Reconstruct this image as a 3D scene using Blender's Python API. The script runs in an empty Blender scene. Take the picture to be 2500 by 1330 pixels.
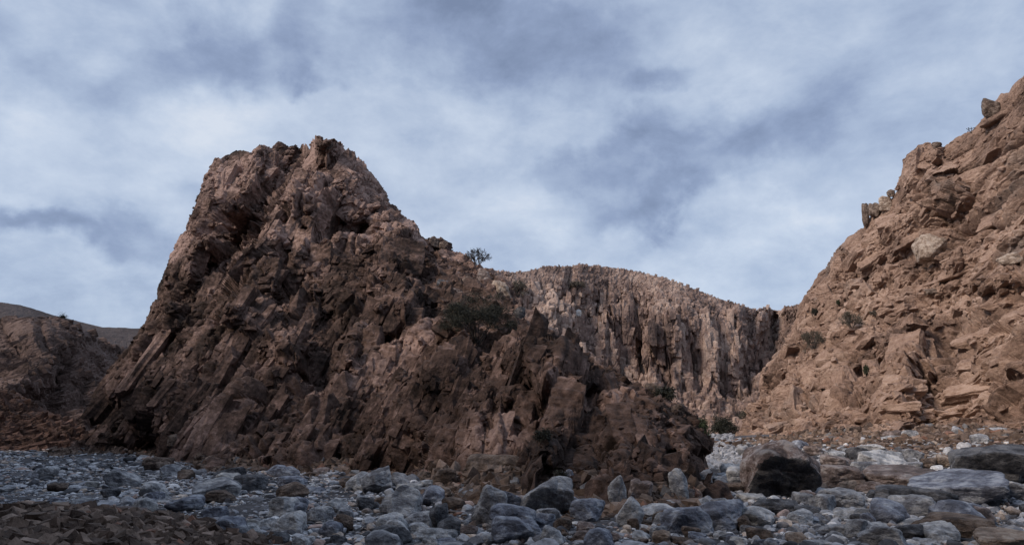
import bpy, bmesh, math, random
import numpy as np
from mathutils import Vector, Matrix, Euler

# ------------------------------------------------------------------ camera
FPX = 1667.0                      # focal length in pixels of the 2500 px wide photograph (24 mm on 36 mm)
PITCH = math.radians(13.3)
CAM_Z = 1.6
SC = bpy.context.scene
cam_d = bpy.data.cameras.new('camera')
cam_d.lens = 24.0; cam_d.sensor_width = 36.0
cam_d.clip_start = 0.1; cam_d.clip_end = 5000
cam = bpy.data.objects.new('camera', cam_d)
SC.collection.objects.link(cam)
cam.location = (0, 0, CAM_Z)
cam.rotation_euler = (math.radians(90) + PITCH, 0, 0)
SC.camera = cam
SC.view_settings.view_transform = 'Standard'
SC.view_settings.look = 'None'
SC.view_settings.exposure = 0.33
SC.view_settings.gamma = 1.0
SC.cycles.max_bounces = 5
SC.cycles.diffuse_bounces = 3

CP, SP = math.cos(PITCH), math.sin(PITCH)
def ray(px, py):
    a = (np.asarray(px, float) - 1250) / FPX
    b = (665 - np.asarray(py, float)) / FPX
    return a, CP - b * SP, SP + b * CP
def at(px, py, D):
    a, y, z = ray(px, py)
    k = D / y
    return np.stack([a * k, y * k + 0 * a, CAM_Z + z * k], -1)
def project(P):
    x, y, z = P[..., 0], P[..., 1], P[..., 2] - CAM_Z
    f = y * CP + z * SP
    u = -y * SP + z * CP
    return 1250 + FPX * x / f, 665 - FPX * u / f

# ------------------------------------------------------------------ sun direction
SUN_AZ = math.atan2(-0.52, -1.0)          # where the sun stands, seen from above
SUN_EL = math.radians(37)
sdir = Vector((math.cos(SUN_AZ) * math.cos(SUN_EL), math.sin(SUN_AZ) * math.cos(SUN_EL), math.sin(SUN_EL)))
sl = bpy.data.lights.new('sun', 'SUN')
sl.energy = 2.4; sl.angle = math.radians(18); sl.color = (1.0, 0.83, 0.68)
sun = bpy.data.objects.new('sun', sl); SC.collection.objects.link(sun)
sun.rotation_euler = sdir.to_track_quat('Z', 'Y').to_euler()

# ------------------------------------------------------------------ world: sky texture under a deck of cloud
W = bpy.data.worlds.new('World'); SC.world = W; W.use_nodes = True
nt = W.node_tree; N = nt.nodes; L = nt.links; N.clear()
def nd(kind, **kw):
    n = N.new(kind)
    for k, v in kw.items():
        if k.startswith('i_'):
            n.inputs[int(k[2:])].default_value = v
        else:
            setattr(n, k, v)
    return n
def vdir(px, py):
    a, y, z = ray(px, py); v = Vector((float(a), float(y), float(z))); return v.normalized()
def build_world():
    out = nd('ShaderNodeOutputWorld'); bg = nd('ShaderNodeBackground')
    sky = nd('ShaderNodeTexSky', sky_type='NISHITA', sun_disc=False, sun_elevation=SUN_EL)
    sky.sun_rotation = math.pi / 2 - SUN_AZ
    tc = nd('ShaderNodeTexCoord')
    # two warps of the view direction: broad and wispy
    n1 = nd('ShaderNodeTexNoise', noise_dimensions='3D'); n1.inputs['Scale'].default_value = 4.2; n1.inputs['Detail'].default_value = 8; n1.inputs['Roughness'].default_value = 0.55
    L.new(tc.outputs['Generated'], n1.inputs['Vector'])
    s1 = nd('ShaderNodeVectorMath', operation='SUBTRACT'); s1.inputs[1].default_value = (0.5, 0.5, 0.5)
    L.new(n1.outputs['Color'], s1.inputs[0])
    s2 = nd('ShaderNodeVectorMath', operation='SCALE'); s2.inputs['Scale'].default_value = 0.34
    L.new(s1.outputs[0], s2.inputs[0])
    wd = nd('ShaderNodeVectorMath', operation='ADD')
    L.new(tc.outputs['Generated'], wd.inputs[0]); L.new(s2.outputs[0], wd.inputs[1])
    # cloud sheet coordinates (flat layer seen in perspective)
    sep = nd('ShaderNodeSeparateXYZ'); L.new(tc.outputs['Generated'], sep.inputs[0])
    za = nd('ShaderNodeMath', operation='MAXIMUM'); L.new(sep.outputs['Z'], za.inputs[0]); za.inputs[1].default_value = 0.0
    zb = nd('ShaderNodeMath', operation='ADD'); L.new(za.outputs[0], zb.inputs[0]); zb.inputs[1].default_value = 0.38
    dx = nd('ShaderNodeMath', operation='DIVIDE'); L.new(sep.outputs['X'], dx.inputs[0]); L.new(zb.outputs[0], dx.inputs[1])
    dy = nd('ShaderNodeMath', operation='DIVIDE'); L.new(sep.outputs['Y'], dy.inputs[0]); L.new(zb.outputs[0], dy.inputs[1])
    cb = nd('ShaderNodeCombineXYZ'); L.new(dx.outputs[0], cb.inputs[0]); L.new(dy.outputs[0], cb.inputs[1])
    n2 = nd('ShaderNodeTexNoise'); n2.inputs['Scale'].default_value = 3.4; n2.inputs['Detail'].default_value = 9; n2.inputs['Roughness'].default_value = 0.56; n2.inputs['Distortion'].default_value = 0.5
    L.new(cb.outputs[0], n2.inputs['Vector'])
    mp = nd('ShaderNodeMapping'); mp.inputs['Rotation'].default_value = (0, 0.35, 0); mp.inputs['Scale'].default_value = (1.0, 1.0, 1.7)
    L.new(tc.outputs['Generated'], mp.inputs['Vector'])
    n3 = nd('ShaderNodeTexNoise'); n3.inputs['Scale'].default_value = 4.6; n3.inputs['Detail'].default_value = 10; n3.inputs['Roughness'].default_value = 0.66; n3.inputs['Distortion'].default_value = 0.35
    L.new(mp.outputs[0], n3.inputs['Vector'])
    acc = nd('ShaderNodeMath', operation='MULTIPLY_ADD'); L.new(n2.outputs['Fac'], acc.inputs[0]); acc.inputs[1].default_value = 0.62; acc.inputs[2].default_value = 0.15
    acc2 = nd('ShaderNodeMath', operation='MULTIPLY_ADD'); L.new(n3.outputs['Fac'], acc2.inputs[0]); acc2.inputs[1].default_value = 0.55; L.new(acc.outputs[0], acc2.inputs[2])
    n4 = nd('ShaderNodeTexNoise'); n4.inputs['Scale'].default_value = 13; n4.inputs['Detail'].default_value = 8; n4.inputs['Roughness'].default_value = 0.62; n4.inputs['Distortion'].default_value = 0.2
    L.new(mp.outputs[0], n4.inputs['Vector'])
    acc3 = nd('ShaderNodeMath', operation='MULTIPLY_ADD'); L.new(n4.outputs['Fac'], acc3.inputs[0]); acc3.inputs[1].default_value = 0.44; L.new(acc2.outputs[0], acc3.inputs[2])
    sb = nd('ShaderNodeMath', operation='SUBTRACT'); L.new(acc3.outputs[0], sb.inputs[0]); sb.inputs[1].default_value = 0.255
    cur = sb.outputs[0]
    # banks of dark and light cloud: (px, py, half width, half height, tilt degrees, amount)
    banks = [(1230, 120, 330, 120, 10, -.50), (1240, 0, 160, 60, 0, -.25), (1020, 210, 330, 60, 0, .06), (1060, 60, 80, 120, 0, .12), (800, 120, 65, 110, 0, -.26), (805, 205, 60, 28, 0, -.22),
             (1290, 90, 60, 60, 0, .16), (1700, 60, 500, 90, 0, -.05),
             (1790, 330, 330, 85, -24, -.42), (1450, 385, 130, 45, -10, -.30), (1620, 470, 160, 40, -10, -.30), (1580, 250, 90, 35, -30, -.30),
             (1650, 340, 70, 40, -20, .26), (70, 615, 160, 34, 6, -.42), (350, 590, 150, 40, -4, -.20), (500, 445, 110, 40, 0, -.18), (1260, 440, 90, 40, 0, -.08),
             (200, 120, 420, 90, 6, -.26), (520, 120, 200, 80, 10, -.24), (60, 40, 130, 50, 0, .22), (40, 190, 90, 90, 0, .18), (780, 40, 130, 70, 0, .20), (250, 330, 420, 170, 0, .26),
             (750, 290, 330, 80, 0, .16), (180, 500, 260, 60, 0, .14), (1330, 560, 240, 90, 0, .15), (1850, 600, 330, 90, -14, .20), (1960, 520, 120, 25, 0, .14), (1600, 130, 150, 60, -20, .16),
             (1180, 620, 130, 40, 0, -.06), (2250, 120, 330, 220, -20, -.04), (2000, 200, 60, 50, 0, .10), (260, 740, 330, 70, 0, -.12), (2450, 140, 90, 60, 0, .05)]
    for (px, py, hw, hh, tilt, am) in banks:
        c = vdir(px, py)
        r = vdir(px + 10, py) - c; r.normalize()
        up = c.cross(r); up = -up if up.z < 0 else up
        t = math.radians(-tilt)
        ax = r * math.cos(t) + up * -math.sin(t) * -1; ax.normalize()
        ay = c.cross(ax).normalized()
        m = Matrix((ax, ay, c)).transposed()
        e = m.to_euler()
        mpg = nd('ShaderNodeMapping', vector_type='TEXTURE')
        mpg.inputs['Location'].default_value = c; mpg.inputs['Rotation'].default_value = e
        k = 1.25 / math.sqrt(FPX ** 2 + (px - 1250) ** 2 + (py - 665) ** 2)
        mpg.inputs['Scale'].default_value = (hw * k, hh * k, 0.8)
        L.new(wd.outputs[0], mpg.inputs['Vector'])
        ln = nd('ShaderNodeVectorMath', operation='LENGTH'); L.new(mpg.outputs[0], ln.inputs[0])
        mr = nd('ShaderNodeMapRange', interpolation_type='SMOOTHSTEP'); L.new(ln.outputs['Value'], mr.inputs['Value'])
        mr.inputs['From Min'].default_value = 0.15; mr.inputs['From Max'].default_value = 1.35
        mr.inputs['To Min'].default_value = am * (.82 if am < 0 else .50); mr.inputs['To Max'].default_value = 0
        ad = nd('ShaderNodeMath', operation='ADD'); L.new(cur, ad.inputs[0]); L.new(mr.outputs['Result'], ad.inputs[1])
        cur = ad.outputs[0]
    cr = nd('ShaderNodeValToRGB'); L.new(cur, cr.inputs['Fac'])
    el = cr.color_ramp.elements
    el[0].position = 0.20; el[0].color = (0.148, 0.190, 0.290, 1)
    el[1].position = 1.0; el[1].color = (0.520, 0.565, 0.640, 1)
    for p, c in ((0.40, (0.215, 0.270, 0.395)), (0.62, (0.312, 0.378, 0.500)), (0.84, (0.425, 0.488, 0.592))):
        x = el.new(min(p, 1)); x.color = (*c, 1)
    k = nd('ShaderNodeVectorMath', operation='SCALE'); L.new(sky.outputs[0], k.inputs[0]); k.inputs['Scale'].default_value = 0.10
    mx = nd('ShaderNodeMix', data_type='RGBA'); mx.inputs['Factor'].default_value = 0.90
    L.new(k.outputs[0], mx.inputs['A']); L.new(cr.outputs['Color'], mx.inputs['B'])
    L.new(mx.outputs['Result'], bg.inputs['Color']); bg.inputs['Strength'].default_value = 1.1
    L.new(bg.outputs[0], out.inputs[0])
build_world()
W.cycles.sampling_method = 'MANUAL'; W.cycles.sample_map_resolution = 512

# ------------------------------------------------------------------ numpy noise
def _h(ix, iy, iz, s):
    h = (ix.astype(np.uint32) * np.uint32(374761393) + iy.astype(np.uint32) * np.uint32(668265263)
         + iz.astype(np.uint32) * np.uint32(2147483647) + np.uint32((s * 2654435761) & 0xffffffff))
    h ^= h >> np.uint32(13); h *= np.uint32(1274126177); h ^= h >> np.uint32(16)
    h *= np.uint32(2246822519); h ^= h >> np.uint32(13)
    return h
def _f(h, k=0):
    if k: h = (h * np.uint32(1664525 + 2 * k) + np.uint32(1013904223 * k & 0xffffffff)); h ^= h >> np.uint32(15)
    return (h & np.uint32(0xffffff)).astype(np.float32) / np.float32(16777216)
def vnoise(P, s=0):
    P = P.astype(np.float32); i = np.floor(P); f = P - i; i = i.astype(np.int64) & 0xffffffff
    f = f * f * f * (f * (f * 6 - 15) + 10)
    r = 0
    for dx in (0, 1):
        for dy in (0, 1):
            for dz in (0, 1):
                w = (f[:, 0] if dx else 1 - f[:, 0]) * (f[:, 1] if dy else 1 - f[:, 1]) * (f[:, 2] if dz else 1 - f[:, 2])
                r = r + w * _f(_h(i[:, 0] + dx, i[:, 1] + dy, i[:, 2] + dz, s))
    return r - 0.5
def fbm(P, oct=4, s=0, g=0.5):
    a, r = 1.0, 0
    for o in range(oct):
        r = r + a * vnoise(P * (2.03 ** o) + 17.3 * o, s + o); a *= g
    return r
def blocks(P, R, sc, s=0, warp=0.25, tilt=0.9, rim=1.6):
    """faceted joint blocks: per cell a step and a tilted face; second result is the distance to the nearest joint, third the cell's random number"""
    Q = (P @ np.array(R, float)) / np.array(sc, float)
    if warp:
        Q = Q + .7 * warp * np.stack([vnoise(Q * 1.3 + 5, s + 50), vnoise(Q * 1.3 + 9, s + 51), vnoise(Q * 1.3 + 13, s + 52)], 1) * 2
    Q = Q.astype(np.float32)
    b = np.floor(Q - 0.5); n = len(Q)
    v1 = np.full(n, -9, np.float32); v2 = np.full(n, -9, np.float32); cid = np.zeros(n, np.float32)
    bi = b.astype(np.int64) & 0xffffffff
    for dx in (0, 1):
        for dy in (0, 1):
            for dz in (0, 1):
                h = _h(bi[:, 0] + dx, bi[:, 1] + dy, bi[:, 2] + dz, s)
                vx = Q[:, 0] - (b[:, 0] + dx + .5 + (_f(h, 1) - .5) * .85)
                vy = Q[:, 1] - (b[:, 1] + dy + .5 + (_f(h, 2) - .5) * .85)
                vz = Q[:, 2] - (b[:, 2] + dz + .5 + (_f(h, 3) - .5) * .85)
                # a tilted flat-topped block that falls away at its rim; the highest block wins, so faces meet in creases
                rr = vx * vx + vy * vy + vz * vz
                hv = .7 * (_f(h, 4) - .5) + tilt * ((_f(h, 5) - .5) * vx + (_f(h, 6) - .5) * vy + (_f(h, 7) - .5) * vz) - rim * rr * rr
                c = _f(h, 8)
                up = hv > v1
                v2 = np.where(up, v1, np.maximum(v2, hv))
                cid = np.where(up, c, cid); v1 = np.where(up, hv, v1)
    return v1, v1 - v2, cid
def frame(a, b):
    """orthonormal columns: long axis a, second axis near b"""
    a = Vector(a).normalized(); c = a.cross(Vector(b)).normalized(); b = c.cross(a)
    return [[a[i], b[i], c[i]] for i in range(3)]

# ------------------------------------------------------------------ mesh helpers
def mesh_from(name, V, F, mat=None, attrs=None, smooth=False):
    """F: one face array, or a list of face arrays of different side counts"""
    me = bpy.data.meshes.new(name)
    FL = [np.asarray(f, np.int32) for f in (F if isinstance(F, list) else [F]) if len(f)]
    V = np.asarray(V, np.float32)
    loops = np.concatenate([f.ravel() for f in FL]); st = []; c = 0
    for f in FL:
        st.append(c + np.arange(0, f.size, f.shape[1], dtype=np.int32)); c += f.size
    st = np.concatenate(st).astype(np.int32)
    me.vertices.add(len(V)); me.vertices.foreach_set('co', V.ravel())
    me.loops.add(len(loops)); me.loops.foreach_set('vertex_index', loops)
    me.polygons.add(len(st)); me.polygons.foreach_set('loop_start', st)
    me.polygons.foreach_set('use_smooth', np.full(len(st), smooth))
    for an, av in (attrs or {}).items():
        at_ = me.attributes.new(an, 'FLOAT', 'POINT'); at_.data.foreach_set('value', np.asarray(av, np.float32))
    me.update(calc_edges=True)
    if mat: me.materials.append(mat)
    return me
def hull_variant(rng, subdiv=0, cut=.28, rough=.03, npl=None):
    """an angular fractured stone about one unit across"""
    pts = []
    for sx in (-1, 1):
        for sy in (-1, 1):
            for sz in (-1, 1):
                c = np.array([sx, sy, sz]) * .5 * rng.uniform(.68, 1.0, 3)
                for _ in range(rng.integers(1, 4)):
                    pts.append(c - np.array([sx, sy, sz]) * rng.uniform(0, cut, 3) * rng.integers(0, 2, 3))
    bm = bmesh.new()
    for p in pts: bm.verts.new(p)
    r = bmesh.ops.convex_hull(bm, input=bm.verts[:])
    junk = [g for g in r['geom_interior'] + r['geom_unused'] if isinstance(g, bmesh.types.BMVert)]
    bmesh.ops.delete(bm, geom=list(set(junk)), context='VERTS')
    bmesh.ops.triangulate(bm, faces=bm.faces[:])
    bm.verts.ensure_lookup_table()
    V = np.array([v.co[:] for v in bm.verts]); F = np.array([[v.index for v in f.verts] for f in bm.faces]); bm.free()
    for _ in range(subdiv):
        e = {}; V = list(V); G = []
        def mid(a, b):
            k = (min(a, b), max(a, b))
            if k not in e: e[k] = len(V); V.append((V[a] + V[b]) / 2)
            return e[k]
        for a, b, c in F:
            x, y, z = mid(a, b), mid(b, c), mid(c, a); G += [(a, x, z), (x, b, y), (z, y, c), (x, y, z)]
        V = np.array(V); F = np.array(G)
    if subdiv:
        n = V / np.linalg.norm(V, axis=1)[:, None]; sd = rng.uniform(0, 99)
        V = V + n * (rough * 2 * fbm(V * 3 + sd, 3, 5) + rough * 1.2 * vnoise(V * np.array([2, 2, 9]) + sd, 7))[:, None]
    return V, F
RNG = np.random.default_rng(7)
HULL = [hull_variant(RNG, 1, .42, .05) for _ in range(30)]
HULL2 = [hull_variant(RNG, 2, .45, .085) for _ in range(30)]
ROUND = []
def round_variant(rng, sub, k=9, npl=9):
    bm = bmesh.new(); bmesh.ops.create_icosphere(bm, subdivisions=sub, radius=1)
    D = np.array([v.co[:] for v in bm.verts]); F = np.array([[v.index for v in f.verts] for f in bm.faces]); bm.free()
    pn = rng.normal(size=(npl, 3)); pn /= np.linalg.norm(pn, axis=1)[:, None]
    pn = np.vstack([pn, -pn[: npl // 2]]); pd = rng.uniform(.62, 1.0, len(pn))
    q = np.clip(D @ pn.T / pd, 0, None)
    r = (np.sum(q ** k, 1) + 1e-9) ** (-1 / k)
    V = D * np.clip(r, .3, 1.25)[:, None] * .5
    sd = rng.uniform(0, 99)
    V = V + D * (.05 * fbm(V * 4 + sd, 3, 4) + .02 * vnoise(V * 14 + sd, 9))[:, None]
    return V, F
COB = [round_variant(RNG, 2, 12, 8) for _ in range(28)]
COB3 = [round_variant(RNG, 3, 14, 9) for _ in range(20)]
def pack(variants, pos, rot, scl, rng, tint=None):
    """many stones in one vertex list: pos n x 3, rot n x 3 x 3, scl n x 3"""
    n = len(pos); which = rng.integers(0, len(variants), n); tint = rng.random(n) if tint is None else tint
    VV, FF, TT = [], [], []; off = 0
    for k, (V, F) in enumerate(variants):
        i = np.where(which == k)[0]
        if not len(i): continue
        W_ = np.einsum('nij,nvj->nvi', rot[i], V[None] * scl[i][:, None, :]) + pos[i][:, None, :]
        m = len(V)
        VV.append(W_.reshape(-1, 3)); FF.append((F[None] + (np.arange(len(i)) * m)[:, None, None]).reshape(-1, 3) + off); TT.append(np.repeat(tint[i], m)); off += m * len(i)
    return np.concatenate(VV), np.concatenate(FF), np.concatenate(TT)
def rand_rot(n, rng, amt=math.pi, base=None):
    ax = rng.normal(size=(n, 3)); ax /= np.linalg.norm(ax, axis=1)[:, None]
    an = rng.uniform(-amt, amt, n); c, s_ = np.cos(an), np.sin(an); C = 1 - c; x, y, z = ax.T
    R = np.stack([np.stack([c + x * x * C, x * y * C - z * s_, x * z * C + y * s_], -1), np.stack([y * x * C + z * s_, c + y * y * C, y * z * C - x * s_], -1), np.stack([z * x * C - y * s_, z * y * C + x * s_, c + z * z * C], -1)], 1)
    if base is not None: R = R @ np.array(base, float)
    return R
def link(name, me, label=None, cat=None, group=None, kind=None, parent=None, loc=None):
    o = bpy.data.objects.new(name, me); SC.collection.objects.link(o)
    if label: o['label'] = label
    if cat: o['category'] = cat
    if group: o['group'] = group
    if kind: o['kind'] = kind
    if parent: o.parent = parent
    if loc is not None: o.location = loc
    return o
def grid_faces(nr, nc):
    i = np.arange(nr * nc).reshape(nr, nc)
    return np.stack([i[:-1, :-1], i[:-1, 1:], i[1:, 1:], i[1:, :-1]], -1).reshape(-1, 4)

# ------------------------------------------------------------------ materials
def rock_mat(name, cols, scale=0.5, strata=(0, 0, 1), strata_scale=1.2, strata_amt=0.35, tint_amt=0.5, bump=0.5, fine=9.0, rough=0.9, patch=None, contrast=1.3):
    m = bpy.data.materials.new(name); m.use_nodes = True
    t = m.node_tree; n = t.nodes; l = t.links
    bs = n['Principled BSDF']; bs.inputs['Roughness'].default_value = rough; bs.inputs['Specular IOR Level'].default_value = 0.25
    geo = n.new('ShaderNodeTexCoord')
    def noise(s, det=6, ro=.6, vec=None):
        x = n.new('ShaderNodeTexNoise'); x.inputs['Scale'].default_value = s; x.inputs['Detail'].default_value = det; x.inputs['Roughness'].default_value = ro
        l.new(vec or geo.outputs['Object'], x.inputs['Vector']); return x
    a = noise(scale, 8, .62)
    at_ = n.new('ShaderNodeAttribute'); at_.attribute_name = 'tint'
    # bedding: stretched noise across the bedding direction
    rot = Vector((0, 0, 1)).rotation_difference(Vector(strata)).inverted().to_euler()
    mp = n.new('ShaderNodeMapping'); mp.inputs['Rotation'].default_value = rot
    l.new(geo.outputs['Object'], mp.inputs['Vector'])
    mp2 = n.new('ShaderNodeMapping'); mp2.inputs['Scale'].default_value = (.12, .12, 1.0)
    l.new(mp.outputs[0], mp2.inputs['Vector'])
    b = noise(strata_scale, 6, .6, mp2.outputs[0])
    f = noise(fine * .5, 9, .66)
    def madd(x, k, c):
        q = n.new('ShaderNodeMath'); q.operation = 'MULTIPLY_ADD'; l.new(x, q.inputs[0]); q.inputs[1].default_value = k
        if isinstance(c, float): q.inputs[2].default_value = c
        else: l.new(c, q.inputs[2])
        return q.outputs[0]
    v = madd(a.outputs['Fac'], 1.5, -0.25 - .5 * (strata_amt + tint_amt + .9))
    v = madd(b.outputs['Fac'], strata_amt, v)
    v = madd(at_.outputs['Fac'], tint_amt, v)
    v = madd(f.outputs['Fac'], 0.9, v)
    v = madd(v, contrast, .5 - .5 * contrast)
    cr = n.new('ShaderNodeValToRGB'); l.new(v, cr.inputs['Fac'])
    e = cr.color_ramp.elements; k = len(cols)
    e[0].position = .12; e[0].color = (*cols[0], 1); e[1].position = .88; e[1].color = (*cols[-1], 1)
    for i in range(1, k - 1):
        x = e.new(.12 + .76 * i / (k - 1)); x.color = (*cols[i], 1)
    col = cr.outputs['Color']
    if patch:
        pc, ps, th = patch
        pn = noise(ps, 5, .6)
        mr = n.new('ShaderNodeMapRange'); l.new(pn.outputs['Fac'], mr.inputs['Value']); mr.inputs['From Min'].default_value = th; mr.inputs['From Max'].default_value = th + .1
        mr.inputs['To Max'].default_value = .75
        mx = n.new('ShaderNodeMix'); mx.data_type = 'RGBA'; l.new(mr.outputs['Result'], mx.inputs['Factor']); l.new(col, mx.inputs['A']); mx.inputs['B'].default_value = (*pc, 1)
        col = mx.outputs['Result']
    l.new(col, bs.inputs['Base Color'])
    hb = madd(b.outputs['Fac'], 1.0 * strata_amt, f.outputs['Fac'])
    bp = n.new('ShaderNodeBump'); bp.inputs['Strength'].default_value = bump; bp.inputs['Distance'].default_value = 3.4 / fine
    l.new(hb, bp.inputs['Height']); l.new(bp.outputs[0], bs.inputs['Normal'])
    return m

M_CRAG = rock_mat('brown varnished rock', [(.028, .018, .015), (.064, .042, .035), (.116, .076, .063), (.205, .138, .117), (.37, .26, .225)], .22, (.25, .2, .95), 2.2, .5, .5, .55, 7)
M_RIGHT = rock_mat('tan sandstone', [(.115, .077, .062), (.215, .146, .115), (.305, .209, .165), (.375, .264, .209), (.45, .33, .27)], .16, (.1, .36, .93), 1.6, .55, .5, .6, 6, patch=((.20, .165, .15), .10, .57))
M_BACK = rock_mat('rosy columned rock', [(.10, .073, .066), (.185, .133, .117), (.27, .193, .167), (.345, .253, .216), (.46, .355, .305)], .07, (0, 0, 1), .8, .3, .9, .6, 2.0)
M_LEFT = rock_mat('dull brown hillside', [(.060, .041, .036), (.098, .066, .057), (.135, .092, .080), (.18, .128, .112)], .10, (.3, .1, .95), 1.0, .5, .4, .7, 2.5)
M_FAR = rock_mat('grey far hillside', [(.053, .043, .044), (.076, .062, .062), (.105, .086, .085)], .03, (0, 0, 1), .3, .3, .3, .6, .6)
M_BED = rock_mat('grey wadi grit', [(.030, .029, .032), (.060, .058, .064), (.10, .097, .106), (.16, .155, .168)], .5, (0, 0, 1), 1, .1, .3, .8, 22)
GREY = [(.055, .060, .075), (.105, .115, .14), (.165, .175, .205), (.235, .245, .275), (.33, .335, .36)]
def stone_ramp_mat(name, cols, pos, fine, bump=.6, vary=.16):
    """loose stones: every stone takes its own colour from a palette by its tint number"""
    m = bpy.data.materials.new(name); m.use_nodes = True; t = m.node_tree; n = t.nodes; l = t.links
    bs = n['Principled BSDF']; bs.inputs['Roughness'].default_value = .82; bs.inputs['Specular IOR Level'].default_value = .3
    at_ = n.new('ShaderNodeAttribute'); at_.attribute_name = 'tint'
    cr = n.new('ShaderNodeValToRGB'); cr.color_ramp.interpolation = 'CONSTANT'; l.new(at_.outputs['Fac'], cr.inputs['Fac'])
    e = cr.color_ramp.elements
    e[0].position = 0; e[0].color = (*cols[0], 1); e[1].position = pos[1]; e[1].color = (*cols[1], 1)
    for p, c in zip(pos[2:], cols[2:]):
        x = e.new(p); x.color = (*c, 1)
    tc = n.new('ShaderNodeTexCoord'); no = n.new('ShaderNodeTexNoise'); no.inputs['Scale'].default_value = fine; no.inputs['Detail'].default_value = 7; no.inputs['Roughness'].default_value = .68
    l.new(tc.outputs['Object'], no.inputs['Vector'])
    mr = n.new('ShaderNodeMapRange'); l.new(no.outputs['Fac'], mr.inputs['Value']); mr.inputs['From Min'].default_value = .25; mr.inputs['From Max'].default_value = .75
    mr.inputs['To Min'].default_value = .38; mr.inputs['To Max'].default_value = 1.6
    mx = n.new('ShaderNodeVectorMath'); mx.operation = 'SCALE'; l.new(cr.outputs['Color'], mx.inputs[0]); l.new(mr.outputs['Result'], mx.inputs['Scale'])
    l.new(mx.outputs[0], bs.inputs['Base Color'])
    bp = n.new('ShaderNodeBump'); bp.inputs['Strength'].default_value = bump; bp.inputs['Distance'].default_value = .5 / fine
    l.new(no.outputs['Fac'], bp.inputs['Height']); l.new(bp.outputs[0], bs.inputs['Normal'])
    return m
PAL = [(0.07, 0.072, 0.083), (0.166, 0.174, 0.197), (0.291, 0.302, 0.334), (0.413, 0.424, 0.456), (0.615, 0.619, 0.639), (0.32, 0.272, 0.244), (0.398, 0.299, 0.267), (0.543, 0.456, 0.392), (0.22, 0.193, 0.185)]
M_GRAVEL = stone_ramp_mat('mixed grey river stones', PAL, [0, .18, .38, .58, .76, .84, .90, .94, .97], 9)
M_RUB = stone_ramp_mat('brown broken rock', [(.075, .052, .042), (.11, .078, .062), (.16, .115, .092), (.21, .155, .125), (.27, .20, .165), (.20, .11, .08), (.15, .15, .16)], [0, .2, .45, .68, .84, .91, .95], 8)
M_RUBR = stone_ramp_mat('tan broken rock', [(.15, .10, .078), (.22, .145, .11), (.29, .195, .15), (.35, .25, .195), (.42, .32, .26), (.22, .20, .20)], [0, .2, .45, .68, .84, .93], 6)

# ------------------------------------------------------------------ ground
def smooth01(x): x = np.clip(x, 0, 1); return x * x * (3 - 2 * x)
def ground_z(x, y):
    x = np.asarray(x, float); y = np.asarray(y, float)
    z = 0.05 * np.sin(x * .55 + 1.3 * np.sin(y * .31)) + 0.05 * np.sin(y * .6 + x * .23 + 1)
    # bank of rubble rising to the right-hand cliff
    z = z + 1.5 * smooth01((x - 7.5 - .02 * y) / 16) * smooth01((y - 12) / 14)
    # gravel spit under the photographer's left hand
    r = ((x + 6.6) / 3.4) ** 2 + ((y - 8.2) / 3.0) ** 2
    z = z + 0.62 * np.exp(-r ** 1.6 * .9)
    # the strip before the crag's nose stands a little proud
    z = z + .25 * np.exp(-(((x - 1) / 7) ** 2 + ((y - 20) / 5) ** 2))
    return z
def ground_hit(px, py):
    a, y, z = ray(px, py)
    a = a / y; z = z / y
    D = np.full(np.shape(a), 6.0); done = np.zeros(np.shape(a), bool)
    for _ in range(1600):
        up = CAM_Z + z * D > ground_z(a * D, D)
        done |= ~up
        if done.all(): break
        D = np.where(done, D, D * 1.0022)
    return D
gx = np.concatenate([np.linspace(-900, -60, 24), np.linspace(-58, 60, 420), np.linspace(64, 900, 24)])
gy = np.concatenate([np.linspace(-300, 3, 30), np.linspace(3.3, 60, 420), np.linspace(61, 160, 100), np.linspace(180, 2500, 30)])
X, Y = np.meshgrid(gx, gy)
Z = ground_z(X, Y)
Pg = np.stack([X.ravel(), Y.ravel(), Z.ravel()], 1)
Pg[:, 2] += .10 * fbm(Pg * 1.1, 4, 3) + .03 * vnoise(Pg * 6, 8)
link('riverbed', mesh_from('riverbed', Pg, grid_faces(len(gy), len(gx)), M_BED, {'tint': .5 + vnoise(Pg * .4, 2)}),
     'dark grit of the dry stony riverbed spread below the cliffs', 'ground', kind='structure')

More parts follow.
